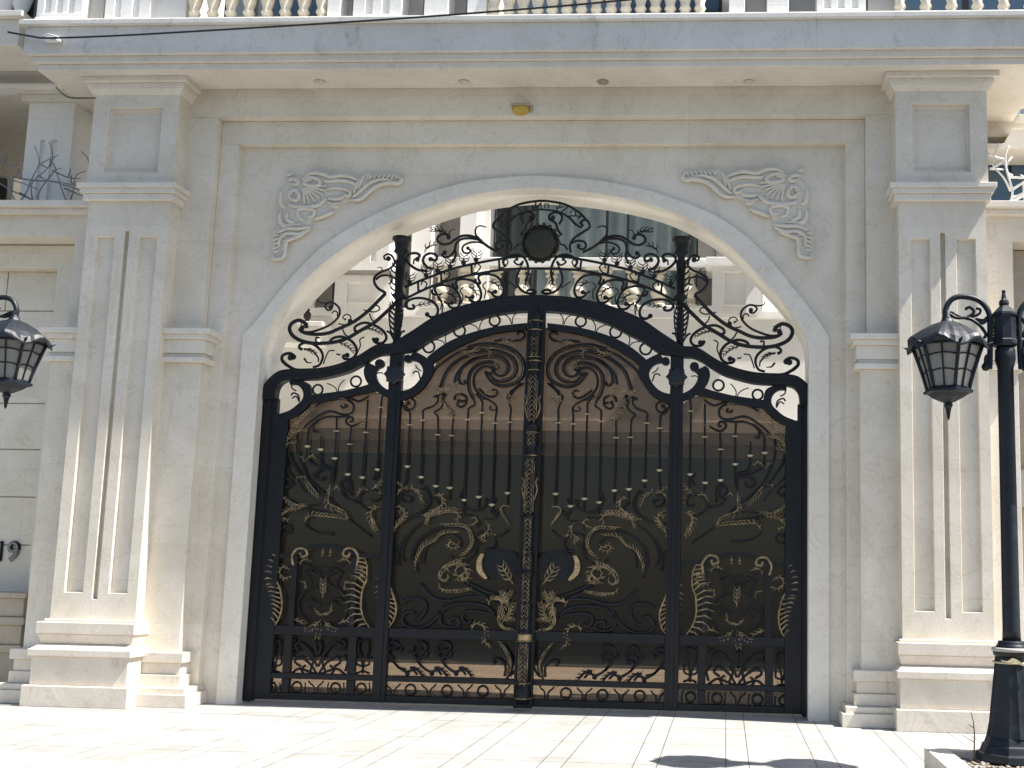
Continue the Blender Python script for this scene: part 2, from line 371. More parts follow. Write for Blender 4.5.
# stepped surround: (front y, inner half width, inner z) -> boxes
for (yf, yb, ax, az, ax2, az2) in ((Y1, .02, AT, ZT, AR, ZR), (Y2, .02, AR, ZR, None, None)):
    if ax2:
        b.box(XC - ax2, XC + ax2, yf, yb, az, az2)
        for sg in (-1, 1): b.box(min(XC + sg * ax, XC + sg * ax2), max(XC + sg * ax, XC + sg * ax2), yf, yb, 0, az - .0)
    else:
        b.box(-2.95, 2.95, yf, yb, az + .001, ZS)
        for sg in (-1, 1):
            x0 = XC + sg * (ax + .001); x1 = sg * 2.95; b.box(min(x0, x1), max(x0, x1), yf, yb, 0, az)
b.build('stepped_surround', M['wall'], gw, bevel=.004)
b = MB()
for (a, c, d, e) in zip(INc, INc[1:], OUTc[1:], OUTc):
    b.add([(a[0], YR, a[1]), (c[0], YR, c[1]), (d[0], YR, d[1]), (e[0], YR, e[1])], [(0, 1, 2, 3)])
    b.add([(a[0], YR, a[1]), (c[0], YR, c[1]), (c[0], WB, c[1]), (a[0], WB, a[1])], [(0, 1, 2, 3)])
    b.add([(e[0], YR, e[1]), (d[0], YR, d[1]), (d[0], .01, d[1]), (e[0], .01, e[1])], [(0, 1, 2, 3)])
    b.add([(a[0], WB, a[1]), (c[0], WB, c[1]), (d[0], WB, d[1]), (e[0], WB, e[1])], [(0, 1, 2, 3)])
ar = b.build('arch_surround', M['trim'], gw, bevel=.006)
# corner reliefs ------------------------------------------------------------
def T(ox, oy, s): return lambda *pts: [(ox + x / s, oy + y / s) for x, y in pts]
r_ = T(260, 160, 6.4)
base = r_((165, 80), (250, 130), (330, 75), (460, 100), (560, 90), (640, 110), (690, 85), (760, 95), (880, 95), (915, 110), (905, 150), (800, 160), (720, 190), (660, 240), (570, 262), (520, 290), (470, 330), (440, 350), (340, 385), (325, 430), (240, 490), (180, 510), (165, 600), (110, 640), (65, 630), (80, 560), (85, 460), (125, 420), (120, 330), (130, 280), (125, 210), (170, 170), (190, 140))
def relief():
    b = MB(); Y = 0.0
    def t(r, *pts, sy=1.0, taper=None, y=-.03):
        c = spline(r_(*pts), 4); k = len(c)
        r = r * 1.15; rr = [r * (.40 + .60 * math.sin(math.pi * min(max((i + .6) / k, 0), 1)) ** .5) for i in range(k)]
        b.tube([P(px, py, y) for px, py in c], rr, 7, sy)
        if k > 9:
            o_ = []
            for i in range(1, k - 2):
                dx, dy = c[i + 1][0] - c[i - 1][0], c[i + 1][1] - c[i - 1][1]; d_ = math.hypot(dx, dy) or 1; o_.append((c[i][0] - dy / d_ * 1.35, c[i][1] + dx / d_ * 1.35))
            b.tube([P(px, py, y) for px, py in o_], [q * .5 for q in rr[1:k - 2]], 5, sy)
    poly = [xz(px, py, -.01) for px, py in spline([*base, base[0]], 2)[:-1]]
    b.plate(poly, -.022, .01)
    W = .016
    t(W, (280, 110), (330, 85), (400, 88), (450, 110), (520, 100), (580, 108), (625, 130))
    t(W * .9, (400, 130), (450, 135), (520, 130), (590, 145), (615, 165))
    t(W, (270, 130), (300, 115), (350, 115), (385, 140), (370, 165), (320, 165), (280, 150), (300, 130), (330, 130))
    t(W * .8, (420, 190), (480, 178), (540, 185), (580, 205), (570, 230), (540, 225), (535, 205))
    t(W * .8, (430, 240), (470, 250), (510, 245), (540, 230))
    t(W, (180, 130), (210, 120), (245, 140), (230, 160), (200, 150)); t(W * .8, (165, 85), (185, 95), (205, 90))
    t(W * 1.1, (140, 200), (130, 240), (140, 290), (165, 300)); t(W, (185, 190), (190, 240), (230, 260), (250, 230), (230, 195), (200, 200), (205, 225))
    for k in range(7):                                      # shell fan
        a = R(-8 + k * 15); x0, y0 = 265, 185; x1 = x0 + math.cos(a) * (165 - k * 5); y1 = y0 + math.sin(a) * (110)
        t(W * .62, (x0, y0), ((x0 + x1) / 2 + 8, (y0 + y1) / 2 - 10), (x1, y1))
    t(W, (180, 285), (240, 300), (320, 300), (380, 285), (430, 245))
    t(W * 1.1, (130, 330), (125, 380), (145, 415), (180, 420)); t(W, (175, 330), (170, 370), (190, 395), (220, 400))
    t(W, (290, 385), (250, 370), (240, 330), (270, 310), (330, 315), (350, 340), (330, 365), (300, 360))
    t(W * .9, (350, 380), (400, 360), (440, 345), (475, 330)); t(W * .8, (430, 270), (470, 285), (515, 275)); t(W * .8, (440, 290), (480, 300), (505, 292))
    t(W * .9, (590, 240), (640, 200), (700, 150), (770, 125), (850, 130)); t(W, (570, 260), (650, 245), (700, 200), (760, 160), (830, 145), (880, 150), (905, 125), (880, 105))
    t(W * .8, (630, 190), (650, 130), (670, 95)); t(W * .8, (600, 215), (620, 160), (640, 115))
    for x in range(700, 870, 28): t(W * .6, (x, 122), (x + 8, 105), (x + 22, 98))
    t(W, (325, 430), (250, 440), (180, 440), (110, 465)); t(W * .9, (320, 445), (250, 475), (180, 470), (130, 500), (120, 560)); t(W, (290, 470), (220, 500), (170, 520), (160, 580), (150, 620), (110, 635), (75, 630), (90, 605))
    for y in range(480, 610, 26): t(W * .6, (120, y), (100, y + 2), (85, y + 14)); t(W * .55, (140, y + 10), (160, y + 12), (172, y + 24))
    t(W * .7, (140, 435), (190, 415), (260, 415))
    return b
rl = relief(); rl.build('corner_relief', M['relief'], gw); rl.mirror(.034).shift(0, 0, .03).build('corner_relief', M['relief'], gw)
# pilasters next to the piers: capitals, shafts and bases -------------------
def small_pilaster(sg, xin, xout, parent, xlim):
    """xin = free edge towards the opening (abs), xout = side hidden by the pier"""
    def bx(mb, a, c, yf, z0, z1, e):
        x0, x1 = sorted((sg * (a), sg * c)); mb.box(x0, x1, yf, .0, z0, z1)
    s_ = MB(); bx(s_, xin, xout, -.205, .40, 2.69, 0); s_.build('pilaster_shaft', M['wall'], parent, bevel=.004)
    d = -1 if xin < xout else 1
    c_ = MB()
    for z0, z1, pr in ((2.915, 2.96, .085), (2.875, 2.915, .06), (2.765, 2.875, .03), (2.73, 2.765, .012), (2.69, 2.73, .045)):
        bx(c_, xin + d * pr, xout, -.205 - pr, z0 + .0005, z1, 0)
    c_.build('pilaster_capital', M['trim'], parent, bevel=.004)
    b_ = MB()
    for z0, z1, pr in ((0, .10, .16), (.10, .145, .13), (.145, .235, .06), (.235, .325, .04), (.325, .405, .065)):
        bx(b_, xin + d * pr, xout, -.205 - pr, z0, z1 - .0005, 0)
    b_.build('pilaster_base', M['base'], parent, bevel=.006)
small_pilaster(-1, 2.64, 2.95, gw, 0); small_pilaster(1, 2.62, 2.95, gw, 0)

# ------------------------------------------------------------------ piers
def pier(x0, x1, label):
    t = thing('stone_pier', ((x0 + x1) / 2, -.33, 0), label, 'pier', 'stone piers either side of the gateway')
    yf = -.354; ys = -.33; s0, s1 = x0 + .02, x1 - .02; W = s1 - s0; yb = .02
    zc0 = 4.03
    k = MB()
    recs = [(s0 + .14 * W, s0 + .355 * W, .85, 3.70, .035), (s0 + .66 * W, s0 + .875 * W, .85, 3.70, .035), (s0 + .475 * W, s0 + .53 * W, .80, 3.75, .045)]
    k.recbox(s0, s1, ys, yb, .63, zc0, recs); k.build('shaft', M['pier'], t, bevel=.004)
    k = MB()
    for z0, z1, p_ in ((4.095, 4.135, .055), (4.055, 4.095, .035), (4.0, 4.055, .015)):
        k.box(x0 - p_, x1 + p_, yf - p_, yb, z0, z1 - .0005)
    k.build('necking_moulding', M['trim'], t, bevel=.005)
    k = MB(); Wb = x1 - x0
    k.recbox(x0, x1, yf, yb, 4.135, 4.895, [(x0 + .19 * Wb, x0 + .81 * Wb, 4.235, 4.79, .03), (x0 + .215 * Wb, x0 + .785 * Wb, 4.26, 4.765, .05)])
    k.build('frieze_block', M['pier'], t, bevel=.004)
    k = MB(); k.frustum((x0 - .01, x1 + .01, yf - .01, yb, 4.895), (x0 - .04, x1 + .04, yf - .04, yb, 4.945))
    k.box(x0 - .05, x1 + .05, yf - .05, yb, 4.9455, 4.985); k.box(x0 - .085, x1 + .085, yf - .085, yb, 4.9855, ZS - .001)
    k.build('capital', M['trim'], t, bevel=.003)
    k = MB()
    k.box(x0 - .055, x1 + .055, yf - .15, yb, 0, .155)
    k.box(x0 - .02, x1 + .02, yf - .105, yb, .155, .37)
    k.box(x0 - .045, x1 + .045, yf - .13, yb, .37, .425)
    k.frustum((x0 - .035, x1 + .035, yf - .12, yb, .425), (x0 + .0, x1 - .0, yf - .04, yb, .46))
    k.frustum((x0 + .0, x1 - .0, yf - .04, yb, .461), (x0 - .02, x1 + .02, yf - .06, yb, .535))
    k.box(x0 - .03, x1 + .03, yf - .075, yb, .536, .625)
    k.box(x0 - .008, x1 + .008, yf - .01, yb, .625, .645)
    k.build('base', M['base'], t, bevel=.006)
    return t
pier(-3.648, -2.926, 'limestone pier left of the gate with panelled frieze block and stepped base')
pier(2.889, 3.60, 'limestone pier right of the gate, partly behind the black street lamp, with sunken panels')

# ------------------------------------------------------------------ balcony over the gateway
bal = thing('balcony', (0, -.3, ZS), 'long stone balcony with stepped underside, grey fascia and vase balusters above the gateway', 'balcony')
k = MB(); XE = 4.04
k.box(-XE, XE, -.54, .60, ZS, 5.085); k.build('soffit_slab', M['trim'], bal, bevel=.004)
k = MB(); k.box(-XE - .035, XE + .035, -.572, .60, 5.0855, 5.14); k.build('soffit_step', M['trim'], bal, bevel=.003)
k = MB(); k.box(-XE - .09, XE + .09, -.612, .60, 5.1405, 5.375); k.build('fascia', M['fascia'], bal, bevel=.004)
k = MB(); k.box(-XE - .13, XE + .13, -.65, .60, 5.3755, 5.42); k.box(-XE - .11, XE + .11, -.63, -.3, 5.4205, 5.435); k.build('coping', M['fascia'], bal, bevel=.006)
ZB = 5.436; YB = -.42
def bal_profile(z, h, s=1):
    pr = [(0, .055), (.05, .055), (.055, .035), (.09, .035), (.12, .05), (.16, .035), (.22, .05), (.34, .068), (.46, .055), (.6, .032), (.74, .028), (.76, .045), (.80, .045), (.82, .028), (.86, .035), (.90, .055), (1, .055)]
    return [(z + a * h, r * s) for a, r in pr]
def balusters(name, xs, y, z, h, mat, parent, s=1):
    proto = None
    for x in xs:
        if proto is None:
            k = MB(); k.lathe(x, y, bal_profile(z, h, s), 12); proto = k.build(name, mat, parent); x0 = x
        else:
            o = proto.copy(); COL.objects.link(o); o.parent = parent; o.location = (x - x0, 0, 0)
def bx_px(px0, px1, Y, py=10): return P(px0, py, Y).x, P(px1, py, Y).x
for a, c in ((186, 330), (486, 728), (897, 1036)):
    x0, x1 = bx_px(a, c, YB - .08); k = MB(); k.box(x0, x1, YB - .08, YB + .08, ZB, ZB + .034); k.build('bottom_rail', M['cream'], bal, bevel=.005); k = MB(); k.box(x0, x1, YB - .09, YB + .09, ZB + .862, ZB + .95); k.build('handrail', M['cream'], bal, bevel=.005)
for a, c, n in ((195, 322, 8), (494, 700, 15), (900, 1030, 6)):
    x0, x1 = bx_px(a, c, YB); balusters('baluster', [x0 + (x1 - x0) * i / (n - 1) for i in range(n)], YB, ZB + .035, .825, M['cream'], bal)
def stub(a, c, Y, mat, d=.12, recs=(), h=2.2, name='balcony_pilaster', y2=.3):
    x0, x1 = bx_px(a, c, Y); k = MB(); W = x1 - x0
    k.recbox(x0, x1, Y, y2, ZB, ZB + h, [(x0 + p * W, x0 + q * W, ZB + .10, ZB + h - .15, .02) for p, q in recs]); return k.build(name, mat, bal, bevel=.004)
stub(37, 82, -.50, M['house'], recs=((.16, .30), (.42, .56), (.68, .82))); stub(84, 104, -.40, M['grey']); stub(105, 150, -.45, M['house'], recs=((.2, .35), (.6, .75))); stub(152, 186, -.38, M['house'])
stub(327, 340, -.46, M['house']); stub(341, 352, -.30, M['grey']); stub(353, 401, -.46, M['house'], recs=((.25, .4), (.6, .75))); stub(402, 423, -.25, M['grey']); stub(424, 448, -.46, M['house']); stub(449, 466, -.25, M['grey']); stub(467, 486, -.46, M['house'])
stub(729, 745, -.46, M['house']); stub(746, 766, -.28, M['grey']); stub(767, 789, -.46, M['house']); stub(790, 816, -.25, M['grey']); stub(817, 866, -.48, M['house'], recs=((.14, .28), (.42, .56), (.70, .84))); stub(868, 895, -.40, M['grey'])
k = MB(); x0, x1 = bx_px(36, 86, -.55); k.box(x0, x1, -.56, -.5, ZB, ZB + .05); k.box(x0 + .03, x1 - .03, -.54, -.5, ZB + .05, ZB + .09)
k.build('pilaster_foot', M['house'], bal, bevel=.004)

up = thing('upper_storey', (0, .45, 5.43), 'upper storey front with tall windows tinted blue like reflected sky behind the balcony balusters', 'building')
k = MB(); k.box(-4.1, 4.1, .45, .60, 5.44, 8.2)
ups = k.build('wall', M['house'], up)
for a, c in ((188, 325), (490, 722), (900, 1030)):
    x0, x1 = bx_px(a, c, .44)
    k = MB(); k.box(x0, x1, .425, .449, 5.46, 7.9); wf = k.build('window', M['frame'], up)
    n = 3 if c - a > 150 else 2
    k = MB()
    for i in range(n):
        u0 = x0 + (x1 - x0) * i / n + .03; u1 = x0 + (x1 - x0) * (i + 1) / n - .03; k.box(u0, u1, .415, .424, 5.5, 7.85)
    k.build('pane', M['skypane'], wf)

# downlights, wall lamp, cable ---------------------------------------------
for i, (px, lab) in enumerate(((320, 'round recessed downlight in the balcony soffit above the left corner relief'), (464, 'round recessed downlight in the balcony soffit just left of the yellow wall lamp'), (603, 'dark-rimmed downlight in the balcony soffit just right of the yellow wall lamp'), (749, 'round recessed downlight in the balcony soffit above the right corner relief'))):
    q = P(px, 81, -.3); y = -.29; q = P(px, 81.5, y)
    d = _f + _r * ((px - CX) / FPX) - _u * ((81.5 - CY) / FPX); tt = (ZS - CAM[2]) / d.z; q = Vector(CAM) + d * tt
    t = thing('downlight', (q.x, q.y, ZS), lab, 'light', 'downlights in the balcony soffit')
    k = MB(); k.lathe(q.x, q.y, [(ZS - .006, .048), (ZS - .012, .044), (ZS - .012, .034), (ZS - .002, .032)], 20); k.build('rim', M['brownstone'] if i == 2 else M['trim'], t)
    k = MB(); k.lathe(q.x, q.y, [(ZS - .004, .031), (ZS - .0045, .001)], 16); k.build('lens', M['lens'], t)
q = P(521, 110, Y2)
t = thing('wall_lamp', (q.x, Y2, q.z), 'small yellow half-bowl lamp fixed on the wall over the arch', 'lamp')
k = MB(); k.box(q.x - .075, q.x + .075, Y2 - .07, Y2, q.z + .016, q.z + .034); k.box(q.x + .078, q.x + .10, Y2 - .03, Y2, q.z - .02, q.z + .03); k.build('cap', M['brownstone'], t, bevel=.003)
k = MB()
vs = []; n = 14
for i in range(7):
    a = i / 6 * math.pi / 2
    for j in range(n + 1):
        c = math.pi * j / n; vs.append((q.x - .075 * math.cos(a) * math.cos(c), Y2 - .065 * math.cos(a) * math.sin(c), q.z + .012 - .062 * math.sin(a)))
k.add(vs, [(i * (n + 1) + j, i * (n + 1) + j + 1, (i + 1) * (n + 1) + j + 1, (i + 1) * (n + 1) + j) for i in range(6) for j in range(n)], True)
k.build('bowl', M['yellow'], t)
cb = thing('cable', tuple(P(50, 37, -.67)), 'black cable clipped to the balcony fascia and strung up to the right', 'cable')
k = MB()
k.tube([P(x, y, Y) for x, y, Y in spline([(8, 32, -.67), (30, 36, -.68), (50, 38, -.70), (120, 35.5, -.78), (200, 31, -.85), (300, 25, -.95), (400, 18.5, -1.0), (500, 11, -1.05), (600, 2.5, -1.1), (760, -14, -1.2)], 6)], .0085, 6)
k.tube([P(x, y, -.62) for x, y in spline([(56, 87), (62, 93), (70, 97.5), (84, 98), (96, 98)], 4)], .006, 6); k.build('wire', M['rubber'], cb)
k = MB(); a = P(52, 38.5, -.66); k.box(a.x - .06, a.x + .06, -.68, -.615, a.z - .018, a.z + .012); k.box(a.x + .01, a.x + .06, -.70, -.67, a.z - .03, a.z - .012)
k.tube([P(x, y, -.69) for x, y in ((40, 38), (48, 34), (56, 36), (62, 39))], .006, 6); k.build('bracket', M['white'], cb, bevel=.002)
# ------------------------------------------------------------------ wing walls either side
GROOVE = .012
wl = thing('wing_wall', (-5, 0, 0), 'cream wing wall left of the gateway with a stepped niche and grooved courses', 'wall')
NX = P(75, 240, 0).x
k = MB(); k.recbox(-8.5, -3.55, 0, .75, 0, 3.985, [(-8.4, NX, -.0, 3.80, .70)])
k.build('wall', M['wall'], wl, bevel=.004)
NX2 = P(57, 275, .24).x; z2 = P(30, 268, .24).z
k = MB(); k.recbox(-8.38, NX - .002, .239, .69, .001, 3.79, [(-8.3, NX2, .0, z2, .40)]); k.build('niche_frame', M['wall'], wl, bevel=.004)
k = MB(); rec = []
YF_ = .368
zs = [P(20, py, YF_).z for py in (311, 357.7, 403.4, 449.5, 497, 545)]
xv = P(6, 300, YF_).x
cells = [z2 - .004] + zs + [.3]
for a in zs: rec.append((-8.29, NX2 - .01, a - GROOVE / 2, a + GROOVE / 2, .02))
rec.append((xv - .008, xv + .004, zs[0] + GROOVE / 2, z2 - .005, .02))
k.recbox(-8.295, NX2 - .003, YF_, .62, .002, z2 - .003, rec); k.build('coursed_panel', M['wall'], wl)
k = MB(); k.box(-8.5, -3.5, -.06, .80, 3.9855, 4.03); k.box(-8.5, -3.5, -.11, .82, 4.0305, 4.085); k.build('coping', M['trim'], wl, bevel=.005)
small_pilaster(-1, 3.90, 3.60, wl, 0)
# plinth of stacked slabs in the niche
t = thing('stone_plinth', (P(0, 650, .10).x, .10, 0), 'stacked brown stone slabs with overhanging edges in the niche at far left', 'plinth')
k = MB(); yy = .06
for py0, py1, e in ((592.5, 598, .02), (598, 617, -.01), (617, 625, .015), (625, 645, -.015), (645, 653, .01), (653, 702, -.02)):
    z1, z0 = P(10, py0, yy).z, max(P(10, py1, yy).z, 0); x1 = P(20, 650, yy).x + e
    k.box(x1 - 1.3, x1, yy - e, .36, z0 + .001, z1)
k.build('slabs', M['brownstone'], t, bevel=.006)
# house number on the niche wall
q = P(1, 556, YF_); t = thing('house_number', (q.x, YF_, q.z), 'dark and silver metal house number 19 on the niche wall', 'house number')
def digit(ch, x, z, h, mat, depth, y, grow, name):
    cu = bpy.data.curves.new('digit', 'FONT'); cu.body = ch; cu.size = h * 1.42; cu.extrude = depth; cu.offset = grow
    o = bpy.data.objects.new('digit', cu); COL.objects.link(o); o.rotation_euler = (R(90), 0, 0); o.location = (x, y, z)
    dg = bpy.context.evaluated_depsgraph_get(); me = bpy.data.meshes.new_from_object(o.evaluated_get(dg)); me.transform(o.rotation_euler.to_matrix().to_4x4())
    bpy.data.objects.remove(o); n_ = bpy.data.objects.new(name, me); COL.objects.link(n_); me.materials.clear(); me.materials.append(mat)
    n_.parent = t; n_.location = Vector((x, y, z)) - Vector(t.location); return n_
for ch, px in (('1', -6), ('9', 7.5)):
    p0 = P(px, 560, YF_)
    digit(ch, p0.x, p0.z, .155, M['iron'], .006, YF_ - .012, .008, 'digit_backing'); digit(ch, p0.x, p0.z, .155, M['silver'], .006, YF_ - .026, -.002, 'digit')

wr = thing('wing_wall', (5, 0, 0), 'sunlit cream wing wall right of the gateway behind the black street lamp', 'wall')
NXr = P(1014, 300, 0).x
k = MB(); k.recbox(3.5, 8.5, 0, .75, 0, 3.985, [(NXr, 8.4, 0, 3.78, .70)]); k.build('wall', M['wall'], wr, bevel=.004)
k = MB(); k.recbox(NXr + .002, 8.38, .239, .69, .001, 3.77, [(NXr + .22, 8.3, 0, 3.45, .13)]); k.build('niche_frame', M['brownstone'], wr, bevel=.004)
k = MB(); k.box(3.5, 8.5, -.06, .80, 3.9855, 4.03); k.box(3.5, 8.5, -.11, .82, 4.0305, 4.085); k.build('coping', M['trim'], wr, bevel=.005)
small_pilaster(1, 3.83, 3.55, wr, 0)
k = MB(); k.box(P(1020, 500, .2).x, 6.0, .16, .24, P(1020, 507, .2).z, P(1020, 470, .2).z); k.build('letter_box', M['grey'], wr)

# branch railings on the wing walls
def branches(crop, strokes, Y, name, label, mat, rr=.0068):
    q = P(*crop(strokes[0][:1][0])[0], Y); t = thing(name, (q.x, Y, 4.085), label, 'railing')
    k = MB(); rs = random.Random(3)
    for s in strokes:
        pts = spline(crop(*s), 5); n = len(pts); yo = rs.uniform(-.05, .05)
        k.tube([P(px, py, Y) + Vector((0, yo * math.sin(2.5 * i / n), 0)) for i, (px, py) in enumerate(pts)], [rr * (1 - .45 * i / (n - 1)) for i in range(n)], 6)
    k.build('branches', mat, t); return t
cl = T(0, 130, 7.68)
ls = [((135, 580), (80, 450), (65, 280), (30, 220), (0, 110)), ((130, 580), (200, 480), (240, 380), (290, 280), (300, 230), (265, 120)), ((262, 580), (245, 480), (260, 400), (380, 290), (390, 210)), ((288, 580), (300, 470), (390, 340), (430, 300), (470, 290)), ((385, 280), (400, 190), (375, 90)), ((520, 580), (480, 440), (440, 290), (410, 250), (460, 200)), ((525, 580), (580, 480), (605, 370), (680, 325)),
      ((100, 360), (250, 382), (400, 385), (540, 410), (640, 424)), ((-60, 300), (0, 345), (80, 382), (200, 420), (300, 462)), ((150, 480), (260, 540)), ((400, 310), (500, 350), (600, 362)), ((480, 420), (560, 440), (640, 475)), ((490, 445), (600, 490), (680, 512)), ((548, 350), (552, 410), (590, 398)), ((0, 410), (80, 460), (180, 505), (262, 545)), ((30, 245), (90, 198)), ((50, 270), (110, 260), (150, 272)), ((122, 362), (130, 285)), ((158, 378), (155, 310)), ((528, 355), (530, 290)), ((690, 275), (660, 205), (615, 160)), ((300, 350), (380, 400), (470, 420)), ((320, 255), (365, 215)), ((310, 262), (360, 290)), ((-60, 200), (0, 250), (50, 270)), ((-80, 560), (-40, 400), (0, 300), (30, 240))]
branches(cl, ls, -.02, 'branch_railing', 'silver metal branch railing on the left wing wall', M['silver'])
cr = T(960, 130, 7.69)
rsx = [((375, 585), (400, 480), (350, 300), (345, 200), (375, 130)), ((350, 275), (400, 205)), ((390, 470), (340, 380), (270, 300)), ((215, 185), (280, 210), (340, 230), (260, 280), (270, 200), (300, 100)), ((230, 298), (340, 300)), ((370, 365), (420, 375), (480, 382), (460, 355)), ((400, 460), (490, 410), (540, 400)), ((400, 520), (492, 480), (560, 470)), ((380, 562), (492, 510), (560, 500)), ((320, 585), (345, 570), (380, 578)), ((400, 350), (370, 310)), ((490, 400), (492, 500), (500, 585)), ((560, 585), (600, 400), (560, 250)), ((500, 300), (580, 330), (680, 330)), ((540, 400), (620, 340), (640, 250))]
branches(cr, rsx, .05, 'branch_railing', 'white metal branch railing on the right wing wall', M['white'], .0115)

# neighbouring porch on the left, seen above the left wing wall
nb = thing('neighbour_porch', (-6, 2.0, 0), 'pale neighbouring porch with a fluted square column above the left wing wall', 'building')
Y = .27
def nbx(px0, px1, y=Y, py=150): return P(px0, py, y).x, P(px1, py, y).x
x0, x1 = nbx(25, 71); zz = [P(10, p, Y - .12).z for p in (97, 88, 84, 68, 62)]; zt = P(40, 103, Y).z
k = MB(); W = x1 - x0; k.recbox(x0, x1, Y, Y + .45, 3.9, zt, [(x0 + .32 * W, x0 + .42 * W, 3.95, P(40, 140, Y).z, .03), (x0 + .56 * W, x0 + .68 * W, 3.95, P(40, 140, Y).z, .03)]); cn = k.build('column', M['house'], nb, bevel=.004)
k = MB(); k.box(x0 - .05, x1 + .05, Y - .05, Y + .5, zt + .001, zt + .06); k.box(x0 - .08, x1 + .10, Y - .08, Y + .55, zt + .0605, zt + .12); k.build('capital', M['trim'], cn, bevel=.004)
k = MB(); k.box(-12, -3.7, Y + .03, Y + 2.2, zt + .122, zz[1]); k.build('ceiling', M['trim'], nb)
k = MB(); k.box(-12, -3.7, Y - .14, Y + 2.2, zz[1] + .001, zz[2]); k.box(-12, -3.7, Y - .06, Y + 2.2, zz[2] + .001, zz[3]); k.box(-12, -3.7, Y - .12, Y + 2.2, zz[3] + .001, zz[4]); k.box(-12, -4.2, Y - .18, Y + .2, zz[4] + .001, zz[4] + 2.5); k.build('cornice', M['house'], nb, bevel=.006)
k = MB(); k.box(-12, -3.3, 2.6, 2.8, 3.7, 6.2); k.build('rear_wall', M['trim'], nb)
k = MB(); k.box(-3.9, -3.7, .77, 2.6, 3.9, zt + .05); k.build('side_wall', M['house'], nb)
a, c = nbx(-60, 12, 2.55, 170); k = MB(); k.box(a, c, 2.5, 2.599, 3.9, P(5, 150, 2.5).z); k.build('doorway', M['frame'], nb)
k = MB(); k.box(-12, -3.4, .76, 3.4, 3.75, 3.98); k.build('terrace_floor', M['trim'], nb)
bb = P(2, 25, -.3); k = MB(); k.box(-7, -4.25, -.5, .05, bb.z - .02, bb.z + .03); k.box(-7, -4.30, -.44, .05, bb.z - .25, bb.z - .021); k.build('upper_balcony', M['trim'], nb, bevel=.005)
for px in (-14, 5, 21):
    x_ = P(px, 12, -.2).x; k = MB(); k.lathe(x_, -.2, bal_profile(bb.z + .031, .8, 1.25), 12); k.build('baluster', M['house'], nb)
k = MB(); k.box(-7, -4.2, -.28, -.12, bb.z + .832, bb.z + .92); k.box(-7, -4.35, -.05, .0, bb.z + .031, bb.z + 2.4); k.build('upper_parapet', M['grey'], nb, bevel=.004)
k = MB(); k.box(-7, -4.45, -.09, -.051, bb.z + .1, bb.z + 2.0); k.build('upper_window', M['frame'], nb)

# neighbouring front on the right
nr = thing('neighbour_house', (6, 1.0, 0), 'sunlit cream neighbouring front with a window tinted blue like reflected sky above the right wing wall', 'building')
k = MB(); k.box(3.4, 9, .62, .8, P(1000, 136, .6).z, ZS - .001); k.box(3.4, 9, .605, .62, P(1000, 115, .6).z + .01, ZS - .001); k.box(XE + .12, 9, .62, .80, ZS + .001, 6.6); k.build('wall', M['trim'], nr, bevel=.004)
q0 = P(1003, 151, .55); q1 = P(1010, 131, .55)
k = MB(); k.plate([(3.4, q0.z), (3.4, q0.z + .05), (q0.x, q0.z + .05), (q1.x, q1.z), (9, q1.z), (9, q0.z)], .50, .90); k.build('eave', M['trim'], nr, bevel=.003)
k = MB(); k.box(3.4, 9, .95, 1.05, 3.98, ZS - .002); k.build('window_frame', M['frame'], nr)
for a, c in ((985, 1009), (1011, 1045)):
    a, c = P(a, 180, .93).x, P(c, 180, .93).x; k = MB(); k.box(a, c, .91, .949, 4.0, P(1000, 165, .93).z); k.build('pane', M['skypane'], nr)
k = MB(); k.box(3.4, 9, .76, 2.0, 3.75, 3.98); k.build('terrace_floor', M['trim'], nr)
# ------------------------------------------------------------------ house across the courtyard
HY = 4.2
hs = thing('house', (0, HY, 0), 'white house behind the gate with a curtained window, pilasters and a balustraded balcony', 'house')
def hx(px, py=250, y=HY): return P(px, py, y).x
def hz(py, px=530, y=HY): return P(px, py, y).z
zr = hz(264); zl = hz(430)
k = MB()
XL, XR = hx(120), hx(980)
rec = [(XL + .05, XR - .05, 0, zl, 0)]
zb = hz(318)
k.box(XL, XR, HY, HY + .3, zl, zb); k.box(XL, XR, HY - .04, HY, zl - .0, zl + .12); k.build('lower_wall', M['house'], hs, bevel=.004)
k = MB(); k.box(XL, XR, HY - .05, HY + 1.3, zb + .001, zb + .10); k.build('balcony_slab', M['house'], hs, bevel=.006)
# two added bands, grey then taupe, standing in for the fade into porch shade
k = MB(); k.box(XL, XR, HY + .06, HY + .4, hz(441), zl - .001); k.build('shade_fade_band', M['grey'], hs); k = MB(); k.box(XL, XR, HY + .12, HY + .4, hz(452), hz(441) - .001); k.build('shade_fade_band', M['taupe'], hs)
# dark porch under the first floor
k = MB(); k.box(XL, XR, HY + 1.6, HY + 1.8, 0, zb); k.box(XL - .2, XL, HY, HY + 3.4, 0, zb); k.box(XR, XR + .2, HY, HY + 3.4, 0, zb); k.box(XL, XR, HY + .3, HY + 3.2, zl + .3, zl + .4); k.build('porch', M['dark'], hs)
k = MB(); k.box(XL, XR, HY + .05, HY + 1.6, .001, .02); k.build('porch_floor', M['dark'], hs)
